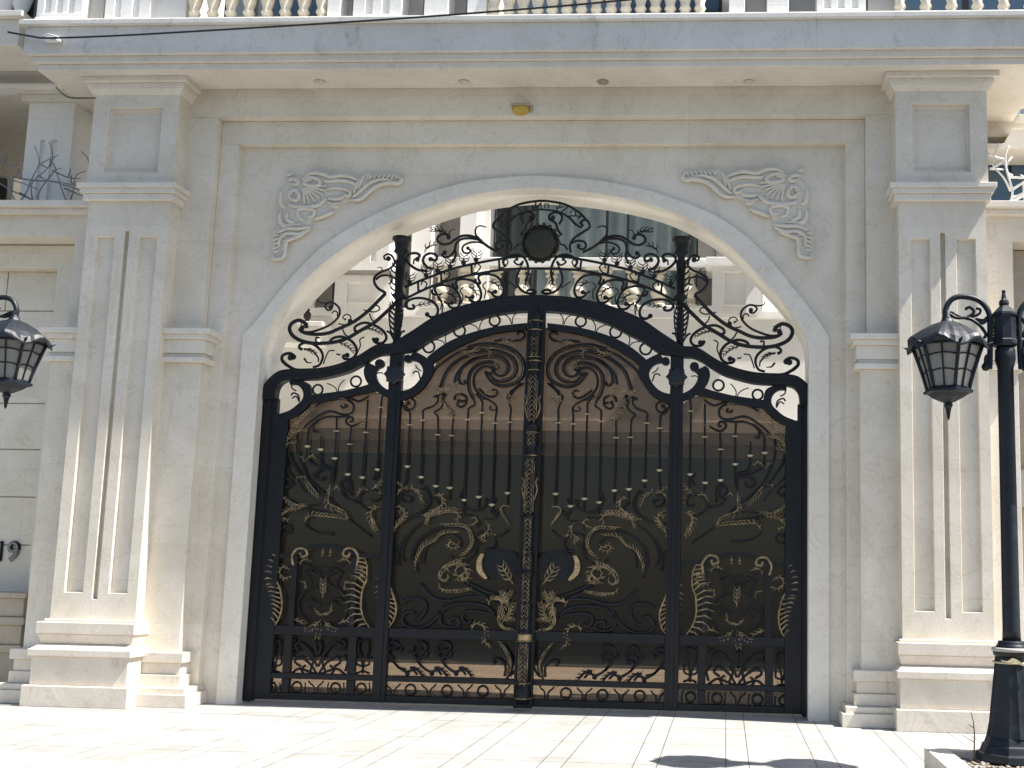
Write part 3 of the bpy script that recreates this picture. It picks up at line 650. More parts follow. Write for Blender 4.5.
# balustrade
k = MB(); a, c = hx(425), hx(716); k.box(a, c, HY - .09, HY + .09, zr - .05, zr + .06); k.build('handrail', M['house'], hs, bevel=.008); k = MB(); k.box(a, c, HY - .07, HY + .07, zb + .101, zb + .15); k.build('bottom_rail', M['house'], hs, bevel=.008)
xs = [hx(p, 300) for p in (441, 466, 495, 523, 551, 578, 605, 632, 659, 690)]
x0 = None
for x in xs:
    if x0 is None:
        k = MB(); k.lathe(x, HY, bal_profile(zb + .151, zr - .051 - zb - .151, 1.55), 14); proto = k.build('baluster', M['cream'], hs); x0 = x
    else: o = proto.copy(); COL.objects.link(o); o.parent = hs; o.location = (x - x0, 0, 0)
ZH = hz(60)
def pil(px0, px1, y, mat, z0=None, z1=None, recs=(), y2=None, name='pilaster', py=250):
    a, c = P(px0, py, y).x, P(px1, py, y).x; k = MB(); W = c - a; z0 = zb + .102 if z0 is None else z0; z1 = ZH if z1 is None else z1
    k.recbox(a, c, y, y2 or y + .4, z0, z1, [(a + p * W, a + q * W, u, v, .03) for p, q, u, v in recs]); return k.build(name, mat, hs, bevel=.005)
# left pedestal pier
pil(334, 390, HY - .30, M['house'], z1=P(360, 275, HY - .3).z, recs=((.22, .72, P(360, 318, HY - .3).z, P(360, 283, HY - .3).z),), y2=HY + .35, name='pedestal', py=300)
a, c = P(328, 272, HY - .33).x, P(392, 272, HY - .33).x; k = MB(); z_ = P(360, 275, HY - .3).z; k.box(a, c, HY - .35, HY + .3, z_ + .001, z_ + .05); k.build('pedestal_cap', M['taupe'], hs, bevel=.006)
pil(336, 389, HY - .24, M['house'], z0=z_ + .052, recs=((.42, .52, z_ + .18, ZH - .3), (.66, .76, z_ + .18, ZH - .3)), y2=HY + .3, name='column')
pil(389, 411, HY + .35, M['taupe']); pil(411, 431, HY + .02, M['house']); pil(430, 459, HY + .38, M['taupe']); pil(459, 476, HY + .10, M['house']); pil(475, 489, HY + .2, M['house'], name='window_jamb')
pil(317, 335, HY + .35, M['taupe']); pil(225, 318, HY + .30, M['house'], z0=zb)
# right pedestal pier
pil(712, 762, HY - .30, M['house'], z1=P(740, 266, HY - .3).z, recs=((.24, .68, P(740, 314, HY - .3).z, P(740, 272, HY - .3).z),), y2=HY + .35, name='pedestal', py=290)
a, c = P(706, 260, HY - .33).x, P(768, 260, HY - .33).x; k = MB(); z_ = P(740, 266, HY - .3).z; k.box(a, c, HY - .37, HY + .3, z_ + .001, z_ + .09); k.build('pedestal_cap', M['house'], hs, bevel=.006)
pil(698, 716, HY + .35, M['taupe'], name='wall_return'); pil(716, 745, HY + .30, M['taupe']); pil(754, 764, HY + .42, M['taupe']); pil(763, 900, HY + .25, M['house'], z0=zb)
# window with curtains
a, c = hx(488), hx(700); k = MB()
zw = zb + .12
k.box(a, a + .05, HY + .42, HY + .5, zw, ZH)
wn = k.build('window', M['frame'], hs)
for p in (537, 607, 628, 690, 698):
    x = P(p, 230, HY + .45).x; k = MB(); k.box(x - .015, x + .015, HY + .43, HY + .48, zw, ZH); k.build('mullion', M['frame'], wn)
rs = random.Random(5)
for px0, px1, mt in ((488, 531, 'curtaindark'), (531, 700, 'curtain')):
    x0_, x1_ = P(px0, 240, HY + .7).x, P(px1, 240, HY + .7).x; k = MB(); n = int((x1_ - x0_) / .03); vs = []; ph = 0
    for i in range(n + 1):
        ph += rs.uniform(.7, 1.15); x = x0_ + (x1_ - x0_) * i / n; y = HY + .72 + .055 * math.sin(ph)
        vs += [(x, y, zw), (x, y, ZH)]
    vs += [(x, y + .02, z) for x, y, z in vs[:]]; m_ = 2 * (n + 1)
    fs = [(2 * i, 2 * i + 2, 2 * i + 3, 2 * i + 1) for i in range(n)] + [(m_ + 2 * i, m_ + 2 * i + 1, m_ + 2 * i + 3, m_ + 2 * i + 2) for i in range(n)]
    k.add(vs, fs, True); k.build('curtain', M[mt], wn)
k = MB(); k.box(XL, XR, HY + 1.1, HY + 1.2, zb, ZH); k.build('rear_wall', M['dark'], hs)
k = MB(); k.box(XL, XR, HY + .02, HY + 1.3, ZH, ZH + .3); k.build('cornice', M['house'], hs)
# side ledge with a small lantern ornament, seen over the left of the gate
WY = HY - .36; z_ = P(300, 321, WY).z
k = MB(); k.box(P(150, 330, WY).x, P(322, 330, WY).x, WY, HY - .001, z_ - .05, z_); k.box(P(150, 330, WY).x, P(318, 330, WY).x, WY + .05, HY - .001, z_ - .25, z_ - .051); k.build('side_ledge', M['house'], hs, bevel=.006)
q = P(307, 320, WY + .1); t = thing('lantern', (q.x, WY + .1, z_), 'small dark urn-shaped lantern on a white house ledge', 'lantern')
k = MB(); k.lathe(q.x, WY + .1, [(z_ + a * 1.2, b * 1.2) for a, b in ((.001, .03), (.015, .03), (.03, .02), (.05, .038), (.10, .034), (.115, .018), (.13, .026), (.145, .012), (.17, .004))], 10); k.build('body', M['medal'], t)
# ------------------------------------------------------------------ the gate
YF = YG - .04                                              # front plane of the ironwork
def g2(pts, Y=YF): return [xz(px, py, Y) for px, py in pts]
def rev(pts): return pts[::-1]
XG = (sum(xz(*q, YF)[0] for q in ((396, 400), (382, 610), (400, 250), (677, 400), (676, 610), (684.5, 250))) / 6 + (xz(240, 690, YF)[0] + xz(808, 705, YF)[0]) / 2 * .35) / 1.35
def iron(mb, pts, r=.011, n=6, y=YG, seg_=5, taper=1, sy=1.0, ends=None):
    c = spline(pts, seg_); k = len(c)
    q = [P(px, py, y) for px, py in c]
    rr = [r * (1 - (1 - taper) * i / max(k - 1, 1)) for i in range(k)]
    mb.tube(q, rr, n, sy)
    if ends:
        for e in ends: mb.ball(q[e], r * 1.9, n=6)
    return mb
def feather(mb, pts, r=.006, L=5.5, side=0, y=YG - .03, step=2.5, lean=40):
    """acanthus spray: a spine with curling leaflets (sizes in photo pixels, laid on the gate plane)"""
    L *= 1.35; r *= .60; step *= 1.35; c = spline(pts, 6); k = len(c); mb.tube([P(px, py, y) for px, py in c], [r * (.6 + .6 * math.sin(math.pi * i / (k - 1))) for i in range(k)], 5, 1.3)
    tot = sum(math.dist(a, b) for a, b in zip(c, c[1:])); m_ = max(int(tot / step), 2); cc = resample(c, m_ + 1)
    for i in range(1, m_ + 1):
        a = cc[i - 1]; b = cc[i]; t = math.atan2(b[1] - a[1], b[0] - a[0])
        ll = L * (.45 + .55 * math.sin(math.pi * (i + .3) / (m_ + 1)))
        for sg in ((1, -1) if side == 0 else (side,)):
            u = t + sg * R(lean); v = t + sg * R(lean - 35)
            p1 = (b[0] + math.cos(u) * ll * .55, b[1] + math.sin(u) * ll * .55); p2 = (p1[0] + math.cos(v) * ll * .5, p1[1] + math.sin(v) * ll * .5)
            mb.tube([P(*b, y), P(*p1, y - .006), P(*p2, y)], [r * .9, r * 1.05, r * .25], 5, 1.2)
def zline(px, py, Y=YF): return P(px, py, Y).z
# shared heights
Zm1, Zm0 = zline(450, 629.4), zline(450, 638.7)            # middle rail
Zl1, Zl0 = zline(450, 677.4), zline(450, 683.2)            # lower rail
Zb1, Zb0 = zline(450, 697.5), zline(450, 706.5)            # bottom rail
XO = XG + (xz(240, 690, YF)[0] - XG)                       # outer edge of the fixed post
XS = xz(262, 500, YF)[0]; XS = xz(252, 690, YF)[0]         # fixed post | leaf stile
XSi = xz(274, 690, YF)[0]; XSi = xz(286.5, 440, YF)[0]
XPl, XPr = xz(375.5, 610, YF)[0], xz(387.5, 610, YF)[0]    # pillar
XCl = xz(516.5, 690, YF)[0]                                # centre stile
XM = xz(527, 680, YF)[0]; XM = (XM + XG) / 2
XPl, XPr = (xz(388.2, 400, YF)[0] + xz(376, 610, YF)[0]) / 2, (xz(402, 400, YF)[0] + xz(388, 610, YF)[0]) / 2
XP = (XPl + XPr) / 2

# --- fixed frame ---
fr = thing('gate_arch', (XG, YG, 0), 'arched black iron bar and posts round the gate leaves, topped by a scrolled crest', 'gate arch')
top_edge = [(261.5, 400), (263, 391), (267, 383), (274.6, 375), (283.7, 370.4), (303.7, 369.2), (322, 368.3), (342, 363.7), (358.4, 356.5), (374.8, 346.5), (383, 344.3), (392, 344), (400.8, 338.8), (413.5, 331), (433, 318.3), (450, 311), (464, 306), (480, 301.8), (508.4, 297), (537.5, 295.5)]
bot_edge = [(276, 400), (277, 392), (278.5, 387.4), (281.5, 383.5), (288, 380.8), (303.7, 380), (318, 379.6), (332, 377), (349.3, 372.0), (362, 365.5), (371, 359.5), (380, 355.5), (391, 354.8), (402, 353), (414.5, 351), (430, 341.0), (446, 333.5), (467.5, 323.2), (489.4, 316.6), (512, 312.6), (537, 311.5)]
def sym(pts): 
    q = g2(pts); q[-1] = (XG, q[-1][1]); return q
A_ = spline(sym(top_edge), 4); B_ = spline(sym(bot_edge), 4)
A_ = A_ + [(2 * XG - x, z) for x, z in A_[::-1]][1:]; B_ = B_ + [(2 * XG - x, z) for x, z in B_[::-1]][1:]
k = MB(); k.ribbon(A_, B_, YF - .035, YF + .06, 160)
mid = [((a[0] + b[0]) / 2, (a[1] + b[1]) / 2) for a, b in zip(resample(A_, 160), resample(B_, 160))]
k.tube([(x, YF - .036, z) for x, z in [(a[0] * .75 + b[0] * .25, a[1] * .75 + b[1] * .25) for a, b in zip(resample(A_, 160), resample(B_, 160))]], .009, 6)
k.tube([(x, YF - .036, z) for x, z in [(a[0] * .22 + b[0] * .78, a[1] * .22 + b[1] * .78) for a, b in zip(resample(A_, 160), resample(B_, 160))]], .007, 6)
k.build('arched_bar', M['iron'], fr, bevel=.003)
for sg in (1, -1):
    k = MB(); zt_ = zline(262, 398); k.box(XO, XS, YF - .01, YF + .08, .012, zt_); k.box(XO + .02, XO + .035, YF - .02, YF - .01, .02, zt_ - .02)
    k.box(XS - .006, XS + .012, YF + .0, YF + .05, .015, zt_ - .01)
    (k if sg == 1 else k.mirror(XG)).build('side_post', M['iron'], fr, bevel=.004)
    k = MB(); zh = zline(243, 628); k.box(XO - .028, XO + .02, YF - .03, YF + .03, zh - .05, zh + .05); (k if sg == 1 else k.mirror(XG)).build('hinge', M['iron'], fr, bevel=.004)
# crest scrollwork, traced on the gate plane and mirrored
J = T(270, 290, 10.24); K = T(350, 290, 10.24); Lc = T(350, 225, 10.24); Mc = T(430, 215, 10.24); Nc = T(480, 240, 7.31); Cc = T(440, 245, 10.24); O = T(490, 195, 10.24)
W_ = .0138
sc = MB()
iron(sc, J((370, 390), (368, 350), (300, 310), (225, 340), (200, 400), (235, 470), (320, 520), (430, 545), (560, 545), (680, 530), (800, 490)) + K((100, 420), (240, 340), (350, 245), (440, 160), (500, 90)), W_ * 1.2)
iron(sc, J((300, 400), (360, 440), (480, 455), (600, 440), (720, 390), (850, 330)) + K((180, 220), (300, 100), (365, 35)), W_ * 1.15)
iron(sc, K((365, 35)) + Lc((340, 680), (290, 650), (250, 590), (255, 530), (320, 480), (400, 450), (455, 395), (440, 330), (395, 298), (350, 318), (360, 350), (395, 345)), W_ * .95, taper=.6, ends=(-1,))
iron(sc, Lc((265, 560), (300, 530), (360, 515), (420, 530), (430, 580), (395, 605)), W_ * .8, taper=.6); iron(sc, Lc((270, 520), (320, 480), (325, 440), (280, 435)), W_ * .6, taper=.4)
iron(sc, J((310, 425), (400, 432), (490, 410), (590, 370), (660, 320), (710, 255), (708, 185), (650, 132), (595, 130), (562, 165), (590, 205), (628, 200), (620, 178)), W_ * .8, taper=.7, ends=(-1,))
iron(sc, J((600, 130), (530, 132), (490, 110), (505, 90)), W_ * .55, taper=.4); iron(sc, J((690, 270), (690, 230), (655, 215), (635, 240)), W_ * .45)
feather(sc, J((300, 395), (320, 370), (350, 365)), .008, 5, 0, YG); sc.ball(P(302, 328, YG), .022, n=8)
iron(sc, J((470, 540), (472, 490), (510, 490)), W_ * .6)
iron(sc, J((170, 768), (125, 720), (132, 670), (200, 648), (252, 680), (240, 702), (210, 692)), W_ * 1.1, taper=.8, ends=(-1,)); iron(sc, J((170, 768), (260, 815), (380, 820)), W_)
iron(sc, J((330, 610), (300, 590), (310, 560), (365, 540), (450, 560), (520, 620), (540, 690), (505, 768), (440, 790)), W_ * .95, taper=.8); iron(sc, J((350, 605), (430, 620), (490, 690), (495, 740)), W_ * .7, taper=.6); feather(sc, J((345, 595), (390, 610), (450, 640)), .007, 4, 0, YG)
iron(sc, J((350, 700), (380, 740), (430, 745)), W_ * .7, taper=.4)
iron(sc, J((650, 545), (620, 520), (660, 488), (740, 480), (830, 520), (882, 590), (880, 660), (830, 708), (765, 705), (750, 675), (790, 668)), W_ * .9, ends=(-1,)); feather(sc, J((680, 535), (740, 548), (800, 575), (850, 620)), .007, 4.5, 0, YG); iron(sc, J((680, 655), (720, 665)), W_ * .5)
iron(sc, J((545, 760), (575, 680), (605, 625), (660, 620)), W_ * .42); iron(sc, J((890, 650), (925, 570), (920, 510), (965, 480)), W_ * .42)
iron(sc, K((90, 425), (50, 415), (60, 370), (150, 335), (260, 365), (345, 425), (372, 490), (335, 540), (265, 540), (235, 500), (275, 510)), W_ * .85, ends=(-1,)); feather(sc, K((110, 400), (180, 392), (250, 405), (320, 440)), .007, 4, 0, YG)
iron(sc, J((740, 395), (765, 450), (790, 470)), W_ * .5); iron(sc, J((700, 345), (770, 355), (820, 320), (825, 270), (780, 250), (745, 280), (770, 300)), W_ * .4, ends=(-1,)); sc.ball(P(350, 321, YG), .022, n=6); iron(sc, K((140, 205), (240, 225), (300, 200), (290, 165), (260, 160)), W_ * .45)
iron(sc, K((200, 240), (215, 290), (240, 320)), W_ * .45)
# right of the pillar
for kk, (a) in enumerate((K((640, 150), (660, 175), (640, 192), (590, 185), (570, 140), (620, 98), (700, 82), (790, 95), (870, 140), (900, 200), (885, 262), (830, 278), (790, 250)),)):
    iron(sc, a, W_ * .85, ends=(-1,))
feather(sc, K((660, 165), (720, 150), (790, 140)), .007, 4, 0, YG); iron(sc, K((940, 240), (950, 150), (905, 90), (900, 50), (930, 40)), W_ * .45)
S1 = [(130, 395), (140, 435), (180, 445), (160, 390), (180, 360), (250, 350), (340, 370), (400, 430), (422, 510), (395, 575), (335, 582), (300, 545), (335, 530)]
for dx, dy in ((0, 0), (-215, 62), (232, -52)):
    iron(sc, Cc(*[(x + dx, y + dy) for x, y in S1]), W_ * .8, ends=(-1,)); feather(sc, Cc(*[(x + dx, y + dy) for x, y in ((250, 430), (300, 430), (350, 455), (375, 500))]), .007, 4.5, 0, YG)
    iron(sc, Cc(*[(x + dx, y + dy) for x, y in ((255, 520), (290, 540))]), W_ * .6)
    iron(sc, Cc(*[(x + dx, y + dy) for x, y in ((220, 600), (235, 520), (205, 470), (240, 430))]), W_ * .42)
# rails of the crest
up_rail = Lc((560, 640), (720, 570), (880, 510)) + Mc((200, 560), (400, 510), (600, 470), (780, 440)) + Nc((300, 120), (450, 122))
lo_rail = Lc((555, 762), (720, 680), (900, 605)) + Mc((300, 640), (500, 600), (700, 565)) + Nc((250, 212), (450, 208))
iron(sc, up_rail, W_ * .85); iron(sc, lo_rail, W_ * .85)
for px, py in ((418, 284), (441, 274), (471.5, 266.5), (499, 261.5)):
    iron(sc, [(px, py - 3), (px + .4, py + 8)], W_ * .7); iron(sc, [(px, py + 7), (px + 6, py + 5), (px + 9, py), (px + 5, py - 3), (px + 3, py + 1)], W_ * .45)
for px, py in ((408.5, 280), (425, 273), (436.5, 268.5), (449, 264.5), (462.5, 260.5), (475, 257.5)):
    feather(sc, [(px, py + 5), (px + 1, py), (px + 1.5, py - 4)], .008, 7, 0, YG, 2.2, 60); sc.ball(P(px + 1, py + 2, YG), .024, n=6)
iron(sc, Mc((190, 228), (175, 200), (120, 198), (80, 230), (82, 270), (130, 300), (200, 290), (260, 248), (330, 214), (420, 214), (500, 250), (560, 298), (620, 340), (700, 380)), W_ * .85, ends=(0,))
iron(sc, Mc((530, 262), (430, 240), (330, 245), (272, 285), (250, 360), (205, 420), (150, 432), (122, 405), (150, 385)), W_ * .85, taper=.8, ends=(-1,)); iron(sc, Mc((255, 350), (262, 420), (225, 490)), W_ * .8)
iron(sc, Mc((570, 300), (500, 280), (420, 280), (350, 310), (330, 350), (350, 386), (400, 388), (412, 362), (388, 340)), W_ * .65, ends=(-1,)); iron(sc, Mc((510, 250), (470, 200), (470, 140), (510, 110), (575, 125)), W_ * .8, taper=.5)
feather(sc, Mc((190, 210), (120, 162), (30, 150)), .008, 5, 0, YG); iron(sc, Mc((190, 210), (210, 160), (260, 148)), W_ * .5, taper=.4)
iron(sc, Mc((870, 12), (800, 80), (745, 122), (718, 105), (738, 80)), W_ * .7, ends=(-1,)); iron(sc, Mc((735, 62), (690, 48), (655, 85), (652, 130), (720, 180), (800, 240), (832, 310), (820, 385)), W_ * .85)
iron(sc, Mc((828, 290), (760, 262), (692, 272), (670, 315), (700, 348), (750, 330), (745, 312)), W_ * .75, ends=(-1,))
iron(sc, Lc((690, 350), (712, 310), (670, 288), (605, 300), (578, 350), (620, 412), (700, 460), (790, 470)), W_ * .85, ends=(0,)); iron(sc, Lc((700, 375), (660, 350), (650, 400)), W_ * .5)
iron(sc, Lc((825, 348), (880, 362), (885, 312), (830, 290), (770, 312), (748, 370), (790, 430), (850, 450)), W_ * .85, ends=(0,)); feather(sc, Lc((760, 285), (790, 230), (850, 200)), .008, 5, 0, YG)
# lyre under the medallion and curls above it
iron(sc, Nc((300, 195), (270, 260), (270, 320), (310, 372), (370, 392), (408, 380), (375, 362), (340, 372)), W_ * .8); iron(sc, Nc((185, 195), (170, 160), (200, 122), (260, 105), (318, 125), (348, 180), (352, 250), (330, 300)), W_ * .8); iron(sc, Nc((270, 140), (250, 160), (285, 182), (315, 155), (300, 190)), W_ * .6, ends=(0,))
feather(sc, Nc((330, 210), (345, 280), (330, 340)), .008, 4, 0, YG); iron(sc, Nc((205, 300), (270, 350)), W_ * .4)
iron(sc, O((345, 300), (318, 240), (340, 192), (400, 178), (452, 210), (440, 252), (405, 248), (412, 230)), W_ * .8, ends=(-1,)); iron(sc, O((440, 252), (380, 290), (350, 360), (310, 410)), W_ * .8); iron(sc, O((240, 560), (280, 512), (340, 500)), W_ * .6)
sc.build('crest_scrollwork', M['iron'], fr); sc.mirror(XG).build('crest_scrollwork', M['iron'], fr)
# arched band over the medallion with cut figures
k = MB(); oa = O((60, 262), (160, 170), (300, 95), (480, 62), (545, 60)); ia = O((170, 312), (260, 222), (380, 166), (545, 146))
h = MB(); iron(h, oa, W_ * .8); iron(h, ia, W_ * .65)
for s_ in (((115, 215), (250, 212)), ((380, 110), (375, 160)), ((270, 120), (330, 175))): iron(h, O(*s_), W_ * .4)
k.merge(h); k.merge(h.mirror(XG))
for s_ in (((470, 75), (465, 140)), ((520, 80), (525, 140)), ((520, 80), (470, 140)), ((560, 132), (562, 90), (598, 90), (600, 132)), ((700, 140), (712, 100), (760, 122), (712, 128)), ((820, 185), (862, 140), (880, 210)), ((900, 240), (945, 205))): iron(k, [(a, b + 0) for a, b in O(*s_)], W_ * .45, seg_=1)
k.build('figure_band', M['iron'], fr)
c_ = P(541.8, 243.8, YG); c_.x = XG
k = MB(); vs = []
nn = 40
rings = [(.0, -.055), (.05, -.052), (.10, -.042), (.135, -.025), (.145, -.01)]
for r__, dy in rings:
    for j in range(nn):
        a = 2 * math.pi * j / nn; q_ = r__ * (1 + .04 * math.cos(6 * a)); vs.append((c_.x + q_ * math.cos(a), YG + dy, c_.z + q_ * math.sin(a)))
k.add(vs, [(i * nn + j, i * nn + (j + 1) % nn, (i + 1) * nn + (j + 1) % nn, (i + 1) * nn + j) for i in range(4) for j in range(nn)], True)
k.lathe(0, 0, [], 0) if False else None
for zz_ in range(-6, 7):
    z_ = zz_ * .02; hw = math.sqrt(max(.135 ** 2 - z_ ** 2, 0)); k.tube([(c_.x - hw, YG - .028, c_.z + z_), (c_.x, YG - .058 + abs(z_) * .2, c_.z + z_ + .012), (c_.x + hw, YG - .028, c_.z + z_)], .0035, 4)
for j in range(18):
    a = 2 * math.pi * j / 18; k.ball((c_.x + .157 * math.cos(a), YG - .03, c_.z + .162 * math.sin(a)), .019, 1, .8, 1, 6)
md = k.build('medallion', M['medal'], fr)
k = MB(); k.torus((c_.x, YG - .012, c_.z), .15, .013, 36, 8); k.build('rim', M['iron'], md)
# finials standing on the two pillars
fin = MB(); fx = P(401.3, 250, YG).x; fx = P(401.5, 250, YG).x
zz = lambda py: P(398, py, YG).z
fin.lathe(fx, YG, [(zz(345), .032), (zz(338), .030), (zz(318), .034), (zz(308), .024), (zz(300), .030), (zz(296), .060), (zz(292), .034), (zz(288), .028), (zz(270), .036), (zz(262), .044), (zz(258), .030), (zz(255), .034), (zz(252), .064), (zz(249), .054), (zz(241), .066), (zz(240), .082), (zz(237.5), .078), (zz(237), .02)], 14)
for dz in range(5): fin.torus((fx, YG, zz(243 + 2 * dz)), .058, .004, 16, 4, 1, .0 + 1) if False else None
feather(fin, [(395, 341), (395.5, 325), (396, 306)], .016, 11, 0, YG - .03, 3.6, 48); feather(fin, [(395.5, 303), (396, 280), (397, 262)], .014, 8, 0, YG - .03, 4.2, 55)
feather(fin, [(398, 300), (399, 285), (400, 268)], .008, 6, 0, YG - .05, 2.6, 35)
iron(fin, [(396, 345), (391, 334), (387, 331)], .009); iron(fin, [(397, 345), (401, 333), (405, 331)], .009)
fin.build('post_finial', M['iron'], fr); fin.mirror(XG).build('post_finial', M['iron'], fr)

# --- leaves ---
def leaf(sg):
    lab = ('left black iron gate leaf with gilt scrolls and brown smoked panels', 'right black iron gate leaf with gilt scrolls and brown smoked panels')[sg < 0]
    if sg > 0: lab = 'left black iron gate leaf with smoked panels, carrying the turned centre column'
    hx_ = XS if sg > 0 else 2 * XG - XS
    t = thing('gate_leaf', (hx_, YG, .03), lab, 'gate', 'pair of ornate iron gate leaves')
    def put(mb, name, mat, parent=t, bevel=0):
        return (mb if sg > 0 else mb.mirror(XG)).build(name, mat, parent, bevel)
    XCm = XG - .004
    # stiles and rails
    k = MB(); zt_ = zline(276, 398); zs_ = zline(283, 414)
    k.box(XS + .013, XSi, YF, YF + .06, .03, zs_); k.box(XS + .013, xz(277.5, 405, YF)[0], YF, YF + .06, zs_ + .0005, zt_); put(k, 'stile', M['iron'], bevel=.004)
    k = MB(); k.box(XCl, XCm, YF + .005, YF + .06, .03, zline(530, 311)); put(k, 'stile', M['iron'], bevel=.004)
    k = MB(); k.box(XPl, XPr, YF - .01, YF + .06, .03, zline(395, 352)); k.box(XP - .018, XP + .018, YF - .02, YF - .01, .05, zline(395, 392)); pl = put(k, 'pillar', M['iron'], bevel=.004)
    e = .001
    for nm, za, zb_ in (('middle_rail', Zm0, Zm1), ('lower_rail', Zl0, Zl1), ('bottom_rail', .03, Zb1)):
        k = MB(); k.box(XSi + e, XPl - e, YF + .003, YF + .055, za, zb_); k.box(XPr + e, XCl - e, YF + .003, YF + .055, za, zb_); put(k, nm, M['iron'], bevel=.003)
    # inner arches
    k = MB()
    up = g2([(426.9, 357), (437, 349), (448.8, 341.4), (461, 336), (473.8, 331.6), (488, 328), (501.9, 325.4), (526.9, 322.7)]); lo = g2([(431, 365), (438, 359), (447.2, 353.1), (457, 347.5), (467.5, 342.4), (480, 337.3), (492.5, 333.8), (510, 331), (526, 329.5)])
    k.ribbon(spline(up, 4), spline(lo, 4), YF, YF + .05, 40)
    put(k, 'inner_arch', M['iron'], bevel=.003); k = MB()
    up = g2([(308, 395), (325, 393), (340.3, 391), (352, 388.5), (364, 385.6), (371, 383)]); lo = g2([(306, 403), (325, 401), (342, 398), (356, 394.8), (368, 392.4), (376, 391)])
    k.ribbon(spline(up, 4), spline(lo, 4), YF, YF + .05, 24)
    k.box(XSi, xz(309, 395, YF)[0], YF + .002, YF + .05, zline(300, 402), zline(300, 402) + .001) if False else None
    put(k, 'inner_arch', M['iron'], bevel=.003)
    k = MB(); PP = T(350, 340, 10.24)
    inn = PP((580, 215), (625, 208), (700, 230), (742, 290), (740, 350), (700, 420), (640, 480), (560, 515), (480, 520), (400, 512), (330, 475), (280, 420), (257, 350), (265, 315), (300, 285))
    out = PP((655, 110), (760, 165), (840, 230), (852, 320), (800, 420), (710, 530), (600, 595), (490, 625), (380, 590), (290, 540), (215, 480), (165, 420), (140, 340), (150, 270), (190, 230))
    k.ribbon(g2(spline(inn, 4)), g2(spline(out, 4)), YF - .002, YF + .052, 60)
    for c, r__ in (((590, 190), .034), ((300, 240), .038)):
        q = P(*PP(c)[0], YF); k.add([(q.x + r__ * math.cos(2 * math.pi * j / 14), y_, q.z + r__ * math.sin(2 * math.pi * j / 14)) for y_ in (YF - .004, YF + .05) for j in range(14)], [tuple(range(14)), tuple(range(27, 13, -1))] + [(j, (j + 1) % 14, (j + 1) % 14 + 14, j + 14) for j in range(14)])
    iron(k, PP((720, 400), (700, 330), (660, 325), (645, 345)), .007, y=YG - .01); iron(k, PP((730, 320), (690, 290), (670, 255)), .006, y=YG - .01); iron(k, PP((260, 360), (290, 335), (340, 340)), .006, y=YG - .01)
    put(k, 'ring_frame', M['iron'], bevel=.003)
    k = MB(); CCc = T(270, 370, 10.24)
    inn = CCc((200, 150), (270, 152), (320, 190), (340, 250), (325, 305), (280, 350), (200, 410), (85, 452)); out = CCc((200, 90), (330, 110), (400, 150), (418, 230), (420, 320), (350, 400), (260, 470), (90, 530))
    k.ribbon(g2(spline(inn, 4)), g2(spline(out, 4)), YF - .001, YF + .05, 30); iron(k, CCc((300, 320), (290, 260), (240, 235), (215, 262)), .008, y=YG - .01); iron(k, CCc((300, 330), (270, 270), (225, 290)), .007, y=YG - .01); iron(k, CCc((220, 150), (230, 190), (270, 215)), .007, y=YG - .01)
    put(k, 'corner_loop', M['iron'], bevel=.003)
    # rosette on the pillar
    q = P(395.9, 374.7, YF); k = MB(); vs = []
    for r0, dy in ((.078, .0), (.078, -.03), (.055, -.045), (.02, -.05)):
        for j in range(24):
            a = 2 * math.pi * j / 24; rr_ = r0 * (1 + (.14 * math.cos(8 * a) if r0 > .07 else 0)); vs.append((XP + rr_ * math.cos(a), YF + dy - .012, q.z + rr_ * math.sin(a) * 1.0))
    k.add(vs, [(i * 24 + j, i * 24 + (j + 1) % 24, (i + 1) * 24 + (j + 1) % 24, (i + 1) * 24 + j) for i in range(3) for j in range(24)] + [tuple(range(72, 96))], False); put(k, 'rosette', M['lampiron'], pl)
    # smoked sheet
    def sheet(xa, xb, topc):
        k = MB(); poly = [(xa, .05), (xb, .05)] + topc; k.plate(poly, YG + .028, YG + .036); put(k, 'smoked_panel', M['smoked'])
    tc_ = g2([(521, 325.5), (501.9, 328), (480, 333), (455, 344), (438, 354), (431, 368), (420, 385), (409, 397), (397, 402)]); tc_[-1] = (XPr - .02, tc_[-1][1]); tc_[0] = (XCl + .01, tc_[0][1])
    sheet(XPr - .02, XCl + .01, tc_)
    tc_ = g2([(388, 400), (378, 392), (366, 389), (340.3, 395), (322, 398), (309, 399), (300, 410), (287, 419)]); tc_[-1] = (XSi - .01, tc_[-1][1]); tc_[0] = (XPl + .02, tc_[0][1])
    sheet(XSi - .01, XPl + .02, tc_)
    # pickets with brass collars
    def picket(pts, cols, r=.0085):
        k = MB(); iron(k, pts, r, 6, YG - .005); pk = put(k, 'picket', M['iron'])
        for i, (px, py) in enumerate(cols):
            q = P(px, py, YG - .005); k = MB(); big = i == len(cols) - 1
            h_ = .013 if big else .006
            k.lathe(q.x, q.y, [(q.z - h_, .010), (q.z - h_ * .5, .016 if big else .022), (q.z, .028), (q.z + h_ * .35, .026), (q.z + h_ * .7, .010)], 12)
            put(k, 'collar', M['brass'], pk)
    Bc = T(380, 300, 6.4)
    picket(Bc((140, 650), (160, 700), (190, 720)) + [(409.7, 425), (407.3, 466.4), (406.5, 478), (403, 488)], ((409.7, 425), (407.3, 466.4)))
    picket(Bc((370, 615), (370, 650), (340, 680), (280, 705)) + [(423, 420.3), (421, 477), (421, 484)], ((423, 420.3), (421, 477)))
    picket(Bc((385, 600), (410, 640), (390, 690), (350, 720), (370, 750)) + [(437.8, 434.7), (435.8, 486), (435.5, 496)], ((437.8, 434.7), (435.8, 486)))
    picket(Bc((410, 650), (445, 690), (470, 725)) + [(451.9, 435.5), (449.8, 487.8), (449.5, 500)], ((451.9, 435.5), (449.8, 487.8)))
